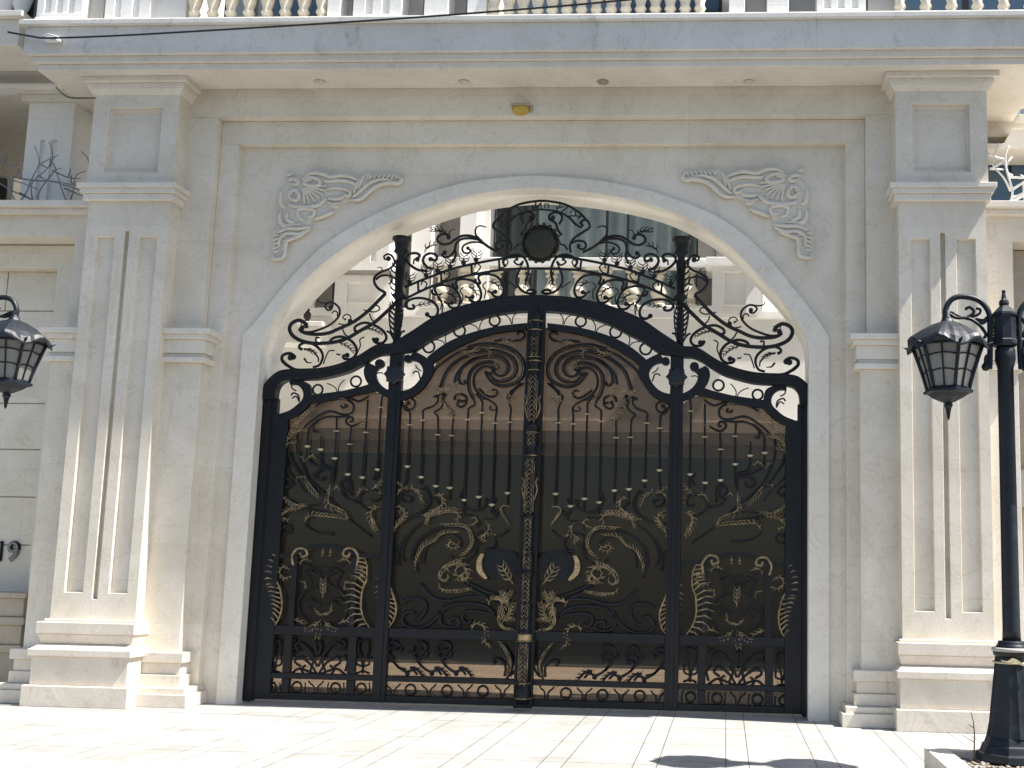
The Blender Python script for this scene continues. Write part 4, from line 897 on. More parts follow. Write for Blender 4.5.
    picket(Bc((600, 630), (605, 670), (570, 695)) + [(467.8, 419.8), (464, 500), (464, 512)], ((467.8, 419.8), (464, 500)))
    picket(Bc((615, 600), (655, 655)) + [(482, 412.8), (478.8, 496.9), (478.5, 508)], ((482, 412.8), (478.8, 496.9)))
    picket(Bc((640, 610), (720, 655), (748, 695)) + [(495.3, 423), (492, 504.7), (492, 512)], ((495.3, 423), (492, 504.7)))
    picket(Bc((920, 530), (860, 580), (825, 640), (838, 700)) + [(510, 422.3), (507.7, 493), (507, 506)], ((510, 422.3), (507.7, 493)))
    picket([(336.8, 417), (336.5, 431), (334.7, 458.3), (333, 480)], ((336.5, 431), (334.7, 458.3)))
    picket([(351.5, 426), (349.8, 444.2), (347.8, 474.3), (347, 492)], ((349.8, 444.2), (347.8, 474.3)))
    picket([(368, 400), (365.7, 432.4), (362.4, 477.4), (363, 486)], ((365.7, 432.4), (362.4, 477.4)))
    picket([(383, 394), (381, 407.5), (377.5, 469.5), (376.5, 482)], ((381, 407.5), (377.5, 469.5)))
    picket([(308.5, 434), (307.4, 446.4), (307, 458)], ((307.4, 446.4),)); picket([(321.5, 436), (320.7, 449.5), (321, 462), (331, 467)], ((320.7, 449.5),))
    # dark scrollwork
    s = MB(); w = .0095; Ac = T(430, 325, 10.24); D = T(270, 435, 8.533); E = T(390, 480, 8.533); F = T(420, 520, 8.533); G = T(380, 590, 6.98)
    for a in (((10, 540), (60, 450), (170, 360), (290, 285), (420, 250), (590, 250)), ((380, 228), (540, 190), (700, 200), (850, 250), (940, 330), (972, 430), (955, 530), (890, 590), (800, 625), (720, 628), (640, 590), (590, 530), (575, 490)),
              ((100, 640), (140, 530), (190, 440), (280, 360), (400, 300), (520, 268), (640, 255), (750, 280), (850, 335), (890, 420), (878, 500), (820, 560), (740, 582), (660, 560), (610, 500)), ((250, 590), (275, 500), (340, 420), (440, 350), (540, 320), (640, 310), (740, 330), (800, 390), (808, 450), (765, 510), (700, 520), (650, 480)),
              ((350, 570), (375, 590), (320, 600), (300, 540), (330, 450), (400, 380), (480, 335)), ((445, 760), (405, 690), (388, 600), (400, 500), (450, 430), (520, 388), (600, 375), (670, 385), (702, 420), (680, 452), (640, 440)), ((565, 765), (500, 700), (458, 640), (448, 560), (470, 490), (520, 440), (580, 422), (620, 440)),
              ((500, 650), (550, 700), (610, 735), (665, 728), (690, 690), (660, 662), (625, 685)), ((890, 95), (910, 75), (955, 75), (970, 110), (930, 150), (860, 162), (760, 150), (660, 165)), ((930, 590), (880, 640), (820, 690), (795, 740), (815, 780)), ((250, 768), (262, 725), (320, 708), (370, 735), (365, 775), (320, 780))):
        iron(s, Ac(*a), w * 1.12, y=YG - .008, ends=(-1,) if len(a) > 9 else None)
        if len(a) > 9:
            cx_, cy_ = 640, 450; off = []
            for (x, y) in a[:-2]:
                d_ = math.hypot(x - cx_, y - cy_); off.append((x + (cx_ - x) / d_ * 26, y + (cy_ - y) / d_ * 26))
            iron(s, Ac(*off), w * .5, y=YG - .012)
    iron(s, Bc((480, 640), (480, 615), (510, 600), (550, 620), (552, 660), (520, 685), (495, 670), (505, 645)), w, ends=(-1,)); iron(s, Bc((140, 650), (155, 635), (200, 630), (225, 655), (215, 690), (185, 700), (165, 675), (185, 660)), w * .9, ends=(-1,)); s.ball(P(408.5, 403, YG), .018, n=6)
    iron(s, Bc((745, 700), (715, 705), (700, 690), (715, 675)), w * .7); iron(s, Bc((345, 620), (420, 600), (400, 640), (430, 680), (470, 720)), w * 1.2)
    for a in (((450, 380), (560, 320), (680, 290), (780, 300), (850, 350), (850, 420), (800, 455), (720, 450), (640, 425), (560, 435), (470, 490), (400, 540), (340, 600), (320, 620)), ((725, 360), (745, 385), (785, 372), (765, 345)), ((810, 470), (700, 480), (620, 475), (540, 495), (460, 540), (410, 590), (392, 640), (385, 760)),
              ((820, 530), (850, 520), (842, 485), (800, 490), (778, 525), (820, 572), (880, 565), (950, 530)), ((700, 300), (820, 290), (900, 320), (960, 300), (1010, 270)), ((500, 510), (450, 570), (448, 630), (490, 622)), ((290, 640), (280, 720), (275, 790))):
        iron(s, CCc(*a), w * 1.05, y=YG - .008)
    for a in (((150, 90), (170, 190), (220, 280), (260, 345), (330, 410), (420, 500)), ((240, 0), (232, 120), (260, 220), (300, 330), (350, 400), (450, 490), (560, 600), (650, 700), (760, 790), (860, 870)), ((310, 200), (380, 250), (480, 270), (530, 285)), ((550, 230), (530, 300), (515, 420)), ((520, 300), (440, 290), (380, 330), (390, 370), (440, 375), (460, 345)),
              ((860, 545), (885, 560), (925, 535), (915, 480), (840, 460), (765, 500), (752, 560), (790, 610), (860, 655)), ((100, 640), (230, 620), (380, 640), (520, 670), (640, 720))):
        iron(s, D(*a), w * 1.1, y=YG - .008)
    for a in (((130, 130), (180, 150), (150, 190), (95, 160), (95, 110), (160, 80)), ((300, 50), (335, 150), (300, 240), (200, 310), (80, 370), (20, 430)), ((500, 555), (540, 580), (600, 560), (590, 500), (520, 460), (430, 470), (340, 540), (290, 620), (280, 720))): iron(s, E(*a), w, y=YG - .008)
    for a in (((380, 520), (500, 580), (640, 640), (780, 700), (850, 760)), ((0, 540), (90, 650), (230, 690), (400, 655), (560, 660), (700, 720)), ((380, 545), (480, 610), (600, 670), (700, 740)), ((560, 250), (700, 262), (860, 300))): iron(s, F(*a), w * 1.5, y=YG - .012)
    for a in (((170, 100), (170, 75), (220, 60), (290, 65), (320, 120), (285, 190), (240, 205)), ((240, 160), (190, 150), (150, 200), (180, 250), (250, 265), (320, 250), (380, 205), (430, 150), (500, 105), (620, 92), (740, 115), (810, 180)), ((440, 110), (418, 180), (430, 240), (500, 262), (552, 240), (540, 200), (492, 200), (490, 232)), ((810, 180), (700, 150), (605, 150), (572, 190), (600, 232), (640, 215))): iron(s, G(*a), w * 1.5, y=YG - .01)
    for a in (((640, 60), (600, 140), (640, 230), (720, 260), (800, 230), (820, 170)), ((140, 470), (90, 560), (60, 640), (70, 720)), ((740, 460), (800, 440), (880, 470), (900, 540), (860, 590)), ((520, 640), (560, 700), (640, 730)), ((900, 150), (870, 220), (900, 300)), ((30, 560), (90, 600), (110, 680))): iron(s, E(*a), w, y=YG - .006, ends=(-1,))
    for a in (((120, 480), (60, 430), (100, 370), (170, 380), (180, 430), (140, 440)), ((80, 720), (60, 790), (110, 840), (170, 820), (160, 770), (120, 780)), ((340, 640), (300, 760), (400, 830), (520, 840)), ((650, 380), (690, 430), (680, 500)), ((600, 470), (650, 540), (720, 560))): iron(s, D(*a), w, y=YG - .006, ends=(-1,))
    for a, q_ in ((((230, 790), (190, 660), (235, 530), (350, 440), (500, 400), (640, 425), (735, 520), (715, 640), (640, 700)), 1.5), (((60, 330), (150, 330), (260, 290), (340, 200), (330, 110), (270, 70)), 1.2), (((380, 150), (420, 220), (380, 300), (300, 350), (200, 420), (120, 540), (95, 680)), 1.3), (((560, 260), (640, 300), (700, 300), (760, 350), (740, 410)), 1.0), (((800, 510), (760, 560), (700, 600)), 1.0), (((930, 250), (880, 330), (800, 330)), .9), (((1010, 420), (950, 470), (880, 470), (840, 420)), 1.0)): iron(s, E(*a), w * q_, y=YG - .004, taper=.6)
    for a in (((60, 560), (140, 540), (220, 580), (320, 600), (420, 590), (520, 600)), ((150, 110), (120, 200), (150, 300), (240, 400), (300, 500)), ((640, 480), (600, 420), (640, 370), (690, 390), (680, 430)), ((870, 380), (900, 330), (870, 280))): iron(s, D(*a), w, y=YG - .004, taper=.6)
    # lock plate
    lkp = MB()
    q = P(420 + 690 / 8.533, 520 + 375 / 8.533, YG - .02); lkp.add([(q.x + .15 * math.cos(2 * math.pi * j / 24) * 1.0, y_, q.z + .125 * math.sin(2 * math.pi * j / 24)) for y_ in (YG - .03, YG) for j in range(24)], [tuple(range(24)), tuple(range(47, 23, -1))] + [(j, (j + 1) % 24, (j + 1) % 24 + 24, j + 24) for j in range(24)])
    put(lkp, 'lock_plate', M['iron'])
    # lower friezes
    for dx in (-170, 0, 170, 340):
        U_ = lambda *p, dx=dx: G(*[(x + dx, y) for x, y in p])
        c = [((240, 380), (280, 358), (322, 388), (302, 430), (255, 425)), ((230, 395), (222, 440), (245, 470), (290, 530), (350, 570), (400, 560), (430, 592)), ((290, 535), (268, 490), (285, 462), (310, 470), (330, 430)), ((380, 540), (430, 556), (470, 600)), ((200, 430), (250, 440)), ((270, 410), (320, 425))]
        if dx == -170: c = c[1:2] + c[3:4]
        if dx == 340: c = []
        for a in c: iron(s, U_(*a), w * 1.1, y=YG - .008)
        if dx < 340: q = P(*U_((362, 583))[0], YG); s.ball(q, .021, n=8); feather(s, U_((400, 530), (440, 560), (480, 610)), .009, 4, 0, YG - .01)
    for a in (((45, 430), (80, 400), (130, 430), (150, 400)), ((60, 370), (100, 360), (130, 385), (95, 400)), ((40, 500), (90, 500), (130, 540), (180, 555)), ((880, 625), (925, 540), (910, 450), (865, 380)), ((890, 605), (900, 500), (850, 410)), ((870, 600), (875, 530), (830, 482), (790, 490), (800, 520)), ((905, 600), (935, 570), (960, 520))): iron(s, G(*a), w * 1.1, y=YG - .008)
    H = T(260, 520, 6.4); Sc = T(240, 540, 4.27)
    # framed panel of the side section
    for px in (293.6, 353.7):
        a = P(px, 575, YF).x; s.box(a - .022, a + .022, YF + .004, YF + .045, Zm1 + .001, zline(320, 558))
    s.ribbon(g2(spline(H((60, 225), (150, 215), (240, 190), (330, 160), (405, 150), (480, 160), (570, 190), (660, 215), (760, 225)), 3)), g2(spline(H((60, 245), (150, 240), (240, 215), (330, 186), (405, 176), (480, 186), (570, 215), (660, 240), (760, 245)), 3)), YF + .006, YF + .04, 24)
    for m_ in (0, 1):
        f_ = (lambda *p: H(*p)) if not m_ else (lambda *p: H(*[(808 - x, y) for x, y in p]))
        for a in (((404, 385), (330, 430), (270, 475), (242, 530), (255, 600), (300, 645)), ((404, 385), (350, 340), (290, 325), (320, 385), (318, 430)), ((350, 300), (290, 330)), ((250, 270), (300, 290), (330, 280)), ((404, 300), (370, 310), (380, 350), (404, 345)), ((300, 560), (340, 520), (380, 540)), ((270, 520), (320, 500), (350, 540))): iron(s, f_(*a), w * .9, y=YG - .008)
    ct = H((404, 0))[0][0]
    for m_ in (0, 1):
        for base_ in ((330, (200, 0)),):
            f_ = (lambda *p: Sc(*p)) if not m_ else (lambda *p: Sc(*[(664 - x, y) for x, y in p]))
            for a in (((330, 575), (300, 530), (255, 500), (235, 520), (260, 540)), ((325, 575), (290, 560), (250, 550), (215, 575)), ((330, 540), (300, 480), (260, 440), (235, 450), (250, 475)), ((330, 500), (345, 450), (320, 430)), ((215, 560), (205, 520), (225, 495)), ((275, 575), (262, 552), (280, 535)), ((230, 470), (215, 440), (235, 425)), ((300, 560), (312, 520), (298, 500))): iron(s, f_(*a), w * 1.1, y=YG - .008)
    # narrow side cells
    for xc_ in (150, 525):
        for m_ in (0, 1):
            f_ = (lambda *p: Sc(*p)) if not m_ else (lambda *p: Sc(*[(2 * xc_ - x, y) for x, y in p]))
            for a in (((xc_, 570), (xc_ - 5, 520), (xc_ - 20, 470), (xc_ - 18, 430), (xc_ - 3, 432)), ((xc_, 540), (xc_ - 25, 530), (xc_ - 28, 500)), ((xc_ - 5, 560), (xc_ - 28, 570))): iron(s, f_(*a), w * .9, y=YG - .008)
    put(s, 'scrollwork', M['iron'])
    for px in (286.8, 351.5):
        a = P(px, 655, YF).x; k = MB(); k.box(a - .032, a + .032, YF + .002, YF + .05, Zb1 + .001, Zl0 - .001); k.box(a - .032, a + .032, YF + .002, YF + .05, Zl1 + .001, Zm0 - .001); put(k, 'divider', M['iron'], bevel=.003)
    # rings
    for px, py, r__ in ((410.8, 689.6, 5.2), (447.3, 690.7, 5.2), (483.2, 691, 5.2), (272.3, 686.8, 4.6), (297.4, 686.8, 5), (336, 688, 5), (361.6, 688.2, 4.8), (318.3, 390, 5.3), (356.4, 381.7, 5.6), (429.3, 347.3, 6.0), (459.9, 331.2, 6), (495, 321, 5.6)):
        q = P(px, py, YG); k = MB(); k.torus((q.x, YG - .012, q.z), r__ * .0078, .009, 22, 6); put(k, 'ring', M['iron'])
    for px, py in ((392.9, 690), (428.7, 690.5), (465.2, 691), (502.5, 691.5), (316, 687.5)):
        y_ = MB()
        for m_ in (-1, 1): iron(y_, [(px + m_ * 7.5, py - 6.5), (px + m_ * 5, py - 3.5), (px + m_ * 2.2, py - 1), (px + m_ * 1.0, py + 6)], .0065, y=YG - .008)
        put(y_, 'branch_motif', M['iron'])
    for (px, py, a) in ((337, 387, -12), (443.5, 340, -30), (478, 326, -18), (511, 317.5, -8)):
        y_ = MB()
        for m_ in (-1, 1):
            ca, sa = math.cos(R(a)), math.sin(R(a)); iron(y_, [(px + m_ * u * ca - v * sa, py + m_ * u * sa + v * ca) for u, v in ((9, -5.5), (5, -3), (1.5, 1), (.5, 6.5))], .0048, y=YG - .008)
        put(y_, 'branch_motif', M['iron'])
    for px in (272.3, 297.4, 336, 361.6): 
        for m_ in (-1, 1): y_ = MB(); iron(y_, [(px + m_ * 7.5, 682.5), (px + m_ * 8.2, 688), (px + m_ * 7.5, 693.5)], .006, y=YG - .008); put(y_, 'ring_bracket', M['iron'])
    # gilt sprays
    def spray(*a_, **k_):
        q_ = MB(); feather(q_, *a_, **k_); put(q_, 'gilt_spray', M['goldworn'])
    spray(D((290, 350), (340, 420), (415, 515)), .0055, 5.5, 1, lean=55); spray(D((225, 400), (235, 365), (290, 355)), .004, 2, 0)
    spray(D((510, 425), (505, 490), (500, 580), (580, 620), (640, 655), (662, 700)), .006, 5.5, 1, lean=50); spray(D((540, 470), (565, 443), (590, 465)), .005, 2); spray(D((290, 745), (340, 690), (430, 692), (560, 705), (650, 720)), .006, 5, -1, lean=55)
    spray(D((100, 500), (140, 550), (200, 595), (260, 600), (300, 598)), .005, 4); spray(D((290, 605), (230, 625), (150, 640), (90, 690), (140, 722)), .005, 4); spray(D((740, 525), (775, 465), (820, 465)), .005, 2.5); spray(D((860, 465), (910, 435), (942, 400)), .005, 4); spray(D((930, 440), (935, 520)), .004, 3); spray(D((942, 612), (882, 625), (858, 680), (880, 760), (900, 800)), .006, 5.5); spray(D((310, 215), (350, 175), (385, 195)), .006, 2); spray(D((235, 180), (265, 185), (285, 215)), .004, 2); spray(D((140, 110), (150, 75), (210, 60)), .004, 3)
    spray(E((190, 30), (190, 65), (240, 100), (275, 180)), .005, 3.5); spray(E((60, 130), (90, 80), (130, 70), (75, 30)), .005, 3)
    spray(E((375, 130), (430, 130), (452, 190), (410, 245), (345, 285), (310, 360)), .0065, 4.5); spray(E((260, 300), (340, 295), (460, 262), (545, 262), (585, 290), (572, 332)), .0065, 5)
    spray(E((430, 375), (500, 375), (570, 370), (640, 385), (690, 440), (710, 520), (680, 590), (620, 645)), .006, 6, 1, lean=50); spray(E((690, 335), (712, 320), (742, 340), (715, 372), (685, 385)), .005, 2)
    spray(E((215, 768), (222, 690), (260, 610), (300, 560), (380, 520), (450, 458), (570, 448)), .006, 4.5, -1, lean=45); spray(E((600, 520), (570, 550), (520, 530), (500, 555), (530, 580), (580, 570)), .006, 3)
    spray(E((820, 350), (845, 400), (825, 450), (782, 490), (800, 512)), .0055, 4); spray(E((835, 445), (890, 467)), .005, 2); spray(E((1022, 385), (965, 305), (940, 255), (960, 222), (1000, 216)), .0065, 3.5, 1)
    spray(E((40, 232), (70, 225), (95, 240)), .005, 2); spray(E((20, 470), (45, 400), (100, 340), (128, 295), (112, 262), (88, 270)), .006, 4.5)
    spray(F((380, 320), (290, 345), (200, 400), (160, 460), (172, 510), (222, 520), (245, 490)), .0065, 5.5, -1, lean=60); spray(F((160, 540), (172, 580), (240, 602), (330, 602), (425, 588)), .006, 3.5)
    spray(F((300, 430), (340, 380), (390, 420), (350, 480), (310, 460)), .008, 6); spray(F((250, 440), (230, 410), (270, 380), (340, 360)), .006, 4); spray(F((280, 510), (340, 505), (400, 500), (410, 460)), .006, 4)
    spray(F((795, 545), (750, 480), (705, 400)), .010, 8, 0, step=3, lean=50)
    spray(F((585, 705), (600, 682), (670, 668), (700, 690), (690, 780), (730, 830), (820, 850)), .007, 5, 0); spray(F((760, 768), (740, 700), (700, 620)), .007, 5); spray(F((740, 700), (775, 620)), .006, 4)
    spray(G((760, 105), (768, 72), (835, 70), (848, 120), (822, 200), (850, 262), (938, 292)), .008, 6, -1, lean=50); spray(G((850, 230), (900, 175), (932, 100)), .007, 6); spray(G((855, 110), (880, 30)), .007, 5)
    spray(G((640, 285), (652, 242), (712, 242), (742, 300), (725, 345), (760, 390)), .006, 4)
    spray(G((880, 620), (915, 540), (900, 450), (850, 370)), .006, 6, -1)
    spray(G((55, 270), (95, 210), (112, 120), (85, 20), (60, -60), (75, -110)), .0115, 14, 1, lean=-68, step=3.6) 
    # big side plumes
    for m_ in (0, 1):
        f_ = (lambda *p: H(*p)) if not m_ else (lambda *p: H(*[(785 - x, y) for x, y in p]))
        spray(f_((85, 690), (125, 620), (140, 540), (128, 440), (105, 385), (100, 300), (115, 245)), .0115, 14, 1, lean=-68, step=3.6)
        spray(f_((195, 320), (150, 300), (125, 330), (150, 370), (190, 365)), .006, 3)
    for m_ in (0, 1):
        f_ = (lambda *p: H(*p)) if not m_ else (lambda *p: H(*[(832 - x, y) for x, y in p]))
        c = spline(f_((213, 290), (205, 230), (240, 182), (288, 188), (300, 222), (268, 232), (258, 208)), 5); g_ = MB(); g_.tube([P(a, b, YG - .035) for a, b in c], .010, 6); put(g_, 'gilt_curl', M['goldworn'])
        spray(f_((250, 390), (285, 400), (290, 425)), .005, 2); spray(f_((330, 265), (290, 250), (262, 270)), .005, 3)
    spray(H((400, 500), (402, 450), (404, 395)), .006, 6); spray(H((345, 560), (370, 600), (404, 605), (440, 600), (460, 560)), .006, 5, -1); spray(H((390, 640), (330, 690), (300, 700)), .006, 5); spray(H((410, 640), (440, 680), (475, 700)), .006, 5); spray(H((390, 660), (370, 740)), .006, 5); spray(H((200, 635), (240, 640), (280, 660)), .005, 4); spray(H((500, 665), (540, 645), (580, 650)), .005, 4); spray(H((405, 180), (400, 220)), .006, 2); spray(H((455, 175), (448, 220)), .006, 2)
    pass
    # crescent handle
    k = MB(); k.ribbon(g2(spline(F((520, 285), (488, 345), (486, 425), (520, 475), (560, 505)), 4)), g2(spline(F((550, 290), (530, 350), (535, 420), (560, 465), (580, 495)), 4)), YG - .06, YG - .03, 20); put(k, 'pull_handle', M['gold'], bevel=.004)
    # bronze foliage at the leaf heads
    k = MB(); feather(k, CCc((190, 650), (250, 550), (330, 460), (430, 375)), .007, 6, 1, lean=40); feather(k, CCc((170, 740), (215, 655), (300, 612), (360, 615)), .006, 4); feather(k, CCc((700, 300), (750, 290), (770, 320)), .006, 3); feather(k, CCc((840, 600), (900, 575), (965, 520)), .005, 3)
    feather(k, Ac((310, 270), (400, 280), (480, 245)), .006, 5); feather(k, Ac((560, 250), (600, 255), (610, 290)), .006, 4); feather(k, Ac((700, 190), (780, 165), (850, 185)), .006, 5); feather(k, Ac((530, 640), (580, 680), (650, 690)), .006, 4); feather(k, Ac((800, 680), (820, 730), (880, 750)), .006, 3); feather(k, Ac((640, 340), (690, 410)), .005, 4)
    feather(k, Bc((350, 560), (390, 590), (420, 570)), .008, 5); feather(k, Bc((400, 640), (430, 690), (470, 740)), .008, 5); feather(k, Bc((450, 570), (480, 550), (500, 600)), .006, 4); feather(k, Bc((820, 610), (830, 660), (860, 640)), .005, 3)
    put(k, 'bronze_foliage', M['goldworn'])
    if sg > 0:
        zy = lambda py: P(532, py, YG - .06).z
        k = MB(); cy_ = YF - .045; k.box(XG - .075, XG + .075, YF - .04, YF + .004, .02, zy(300)); ast = k.build('closing_plate', M['iron'], t, bevel=.004)
        pf = [(704, .05), (698, .075), (692, .07), (684, .06), (683, .05), (682, .062), (645, .058), (642, .066), (640, .05), (635, .048), (633, .062), (631, .05), (622, .042), (619, .056), (616, .04), (606, .062), (604, .05), (600, .036), (596, .05), (584, .04), (575, .05), (573, .07), (571, .04), (568, .056), (556, .058), (552, .04), (535, .044), (519, .04), (517, .056), (515, .038), (460, .034), (456, .055), (454, .05), (448, .036), (445, .06), (434, .055), (430, .06), (427, .066), (424, .034), (376, .03), (371, .05), (366, .045), (363, .062), (360, .058), (357, .04), (354, .052), (338, .05), (335, .06), (332, .058), (330, .034), (322, .06), (318, .045), (316, .055), (313, .02), (308, .012), (305, .004)]
        k = MB(); k.lathe(XG, cy_, [(zy(a), r__ * .93) for a, r__ in pf], 16); k.build('turned_column', M['iron'], t)
        for a in (698, 683, 641, 632, 619, 573, 552, 517, 456, 433, 427, 371, 362, 358, 335, 331, 322, 317):
            k = MB(); k.torus((0, 0, 0), .05, .004, 20, 5); vs_ = k.v[-100:]; rr_ = next(r_ for p_, r_ in pf if abs(p_ - a) <= 3) * .93
            k.v[-100:] = [(XG + v[0] * rr_ / .05, cy_ + v[2] * rr_ / .05, zy(a) + v[1]) for v in vs_]
            k.build('gilt_ring', M['goldworn'], t)
        rs_ = random.Random(11)
        for y0_, y1_ in ((645, 682), (519, 552), (460, 513), (378, 422), (340, 354), (556, 568), (576, 600), (605, 616), (434, 444), (621, 630)):
            yy_ = y0_; k = MB()
            while yy_ < y1_:
                for sg2 in (-1, 1):
                    ww = .028; z_ = zy(yy_); z2_ = zy(yy_ + 3.2); k.tube([(XG, cy_ - .058, z_), (XG + sg2 * ww * .7, cy_ - .056, z2_), (XG + sg2 * ww, cy_ - .048, z_ + .004), (XG + sg2 * ww * .5, cy_ - .056, z_ + .008)], .0036, 4)
                yy_ += 4.6
            k.build('relief_band', M['goldworn'], t)
        for y0_, y1_ in ((647, 680), (462, 512), (380, 420)):
            for sg2 in (-1, 1): k = MB(); k.tube([(XG + sg2 * .036, cy_ - .045, zy(y0_)), (XG + sg2 * .036, cy_ - .045, zy(y1_))], .0035, 4); k.build('gilt_fillet', M['goldworn'], t)
        for py in (490, 408):
            for sg2 in (-1, 1): k = MB(); k.tube([(XG + sg2 * .04, cy_ - .02, zy(py + 10)), (XG + sg2 * .062, cy_ - .02, zy(py)), (XG + sg2 * .045, cy_ - .02, zy(py - 8)), (XG + sg2 * .065, cy_ - .02, zy(py - 12))], .006, 5); k.build('side_curl', M['goldworn'], t)
        k = MB(); k.lathe(XG, cy_, [(zy(641), .054), (zy(640), .056), (zy(635), .056), (zy(634), .054)], 16); k.build('column_collar', M['gold'], t)
leaf(1); leaf(-1)
# ------------------------------------------------------------------ street lamps
LY = -2.35
def lamp():
    base = P(1014, 757, LY); x0 = P(1005.5, 420, LY).x; x0 = (x0 + P(1012.5, 630, LY).x) / 2
    t = thing('street_lamp', (x0, LY, .10), 'black twin-arm street lamp standing in the planter at the right edge', 'street lamp', 'twin-arm street lamps')
    zz = lambda py: P(1008, py, LY).z
    k = MB()
    k.lathe(x0, LY, [(zz(500) - 2, .05)][:0] + [(zz(641), .052), (zz(630), .049), (zz(440), .046), (zz(368), .046), (zz(360), .060), (zz(350), .058), (zz(347), .046)], 20); k.build('post', M['lampiron'], t)
    zb0 = .10; zt0 = zz(657)
    k = MB(); k.lathe(x0, LY, [(zb0, .215), (zb0 + .04, .21), (zb0 + .045, .19), (zb0 + .085, .175), (zb0 + .09, .165), (zb0 + .13, .150)], 8, R(22.5), False)
    vs = []; prof = [(zb0 + .13, .150), (zb0 + .2, .135), (zt0, .094)]
    n_ = 48
    for z_, r_ in prof:
        for j in range(n_):
            a = 2 * math.pi * j / n_; rr_ = r_ * (1 - .05 * (.5 - .5 * math.cos(16 * a))); vs.append((x0 + rr_ * math.cos(a), LY + rr_ * math.sin(a), z_))
    k.add(vs, [(i * n_ + j, i * n_ + (j + 1) % n_, (i + 1) * n_ + (j + 1) % n_, (i + 1) * n_ + j) for i in range(2) for j in range(n_)], False)
    k.lathe(x0, LY, [(zt0, .09), (zz(655), .102), (zz(651), .105), (zz(649), .09), (zz(645), .085), (zz(644.5), .078), (zz(641), .075), (zz(640.5), .05)], 24); k.build('base', M['lampiron'], t, bevel=.003)
    k = MB(); k.torus((x0, 0, 0), 1, .01, 4, 3) if False else None
    k.lathe(x0, LY, [(zz(651.5), .10), (zz(651), .112), (zz(648), .112), (zz(647.5), .10)], 24); k.build('ring', M['grey'], t)
    k = MB(); k.lathe(x0, LY, [(zz(347), .062), (zz(345), .072), (zz(341), .072), (zz(340), .066), (zz(318), .066), (zz(316), .075), (zz(313.5), .072), (zz(309), .045), (zz(306), .026), (zz(304), .03), (zz(301), .028), (zz(299), .016), (zz(293), .010), (zz(292), .013), (zz(290.5), .012), (zz(290), .004)], 8, R(22.5), False); k.build('cap', M['lampiron'], t, bevel=.002)
    Ar = T(890, 280, 5.12)
    def arm():
        k = MB()
        def st(r, *p):
            c = spline(Ar(*p), 5); k.tube([P(a, b, LY) for a, b in c], r, 7)
        st(.017, (510, 455), (512, 400), (512, 330), (512, 250), (505, 165), (455, 105), (372, 85), (315, 100), (285, 150), (286, 205))
        k.ball(P(*Ar((490, 445))[0], LY), .026, n=8)
        st(.013, (520, 385), (495, 392), (490, 425), (480, 445))
        st(.010, (300, 170), (340, 193), (400, 195), (455, 228), (490, 275), (482, 297)); st(.009, (360, 195), (400, 188), (430, 165), (408, 140), (385, 150)); st(.008, (410, 192), (455, 175), (462, 152), (440, 145)); st(.008, (430, 205), (470, 222), (490, 215)); st(.008, (440, 200), (480, 205), (495, 190)); st(.008, (310, 165), (400, 200), (500, 210))
        for x, y in ((350, 83), (400, 84), (455, 98), (492, 140)): k.ball(P(*Ar((x, y))[0], LY), .013, n=6)
        a = P(*Ar((512, 235))[0], LY); b = P(*Ar((512, 310))[0], LY); k.box(a.x - .01, x0 - .05, LY - .012, LY + .012, b.z, b.z + .02); k.box(a.x - .01, x0 - .05, LY - .012, LY + .012, a.z - .02, a.z)
        for i in range(4): k.box(a.x, x0 - .055, LY - .008, LY + .008, b.z + .03 + i * .022, b.z + .036 + i * .022)
        return k
    lx = P(947.5, 350, LY).x
    def lantern(parent, sgn):
        mir = (lambda m: m) if sgn > 0 else (lambda m: m.mirror(x0))
        ang = R(-90 + 8)
        def hexp(r, z, a=0): return [(lx + r * math.cos(ang + a + i * math.pi / 3), LY + r * math.sin(ang + a + i * math.pi / 3), z) for i in range(6)]
        z = lambda py: P(948, py, LY).z
        # roof with wavy eaves, 36 sided
        k = MB(); vs = []; N_ = 48; rings = [(318, .028, 0), (322, .04, 0), (325, .09, .0), (331, .150, .004), (336, .190, .010), (341, .225, .018), (346, .240, .030)]
        for py, rad, wav in rings:
            for j in range(N_):
                a = 2 * math.pi * j / N_; c6 = math.cos(6 * (a)); hexr = math.cos(math.pi / 6) / math.cos((a + math.pi / 6) % (math.pi / 3) - math.pi / 6) if True else 1
                rr_ = rad * (.5 * hexr + .5 + .05 * (c6 > .6) * (rad > .1)); vs.append((lx + rr_ * math.cos(a + ang), LY + rr_ * math.sin(a + ang), z(py) - wav * c6 * .9))
        nr = len(rings)
        k.add(vs, [(i * N_ + j, i * N_ + (j + 1) % N_, (i + 1) * N_ + (j + 1) % N_, (i + 1) * N_ + j) for i in range(nr - 1) for j in range(N_)], False)
        vs2 = [(x, y, zz_ - .014) for x, y, zz_ in vs[-N_:]]; vs3 = [(lx + (x - lx) * .86, LY + (y - LY) * .86, z(347)) for x, y, zz_ in vs[-N_:]]
        k.add(vs[-N_:] + vs2 + vs3, [(i * N_ + j, i * N_ + (j + 1) % N_, (i + 1) * N_ + (j + 1) % N_, (i + 1) * N_ + j) for i in range(2) for j in range(N_)], False)
        k.lathe(lx, LY, [(z(322), .032), (z(318), .03), (z(316), .02), (z(312), .022), (z(311), .015)], 10)
        lt = mir(k).build('lantern', M['lampiron'], parent)
        k = MB(); rt, rb = .205, .122; zt_, zb_ = z(346), z(390)
        hp = lambda f: [(lx + (rb + (rt - rb) * (f ** 1.15)) * math.cos(ang + i * math.pi / 3), LY + (rb + (rt - rb) * (f ** 1.15)) * math.sin(ang + i * math.pi / 3), zb_ + (zt_ - zb_) * f) for i in range(6)]
        fs_ = [0, .15, .33, .5, .66, .85, 1]
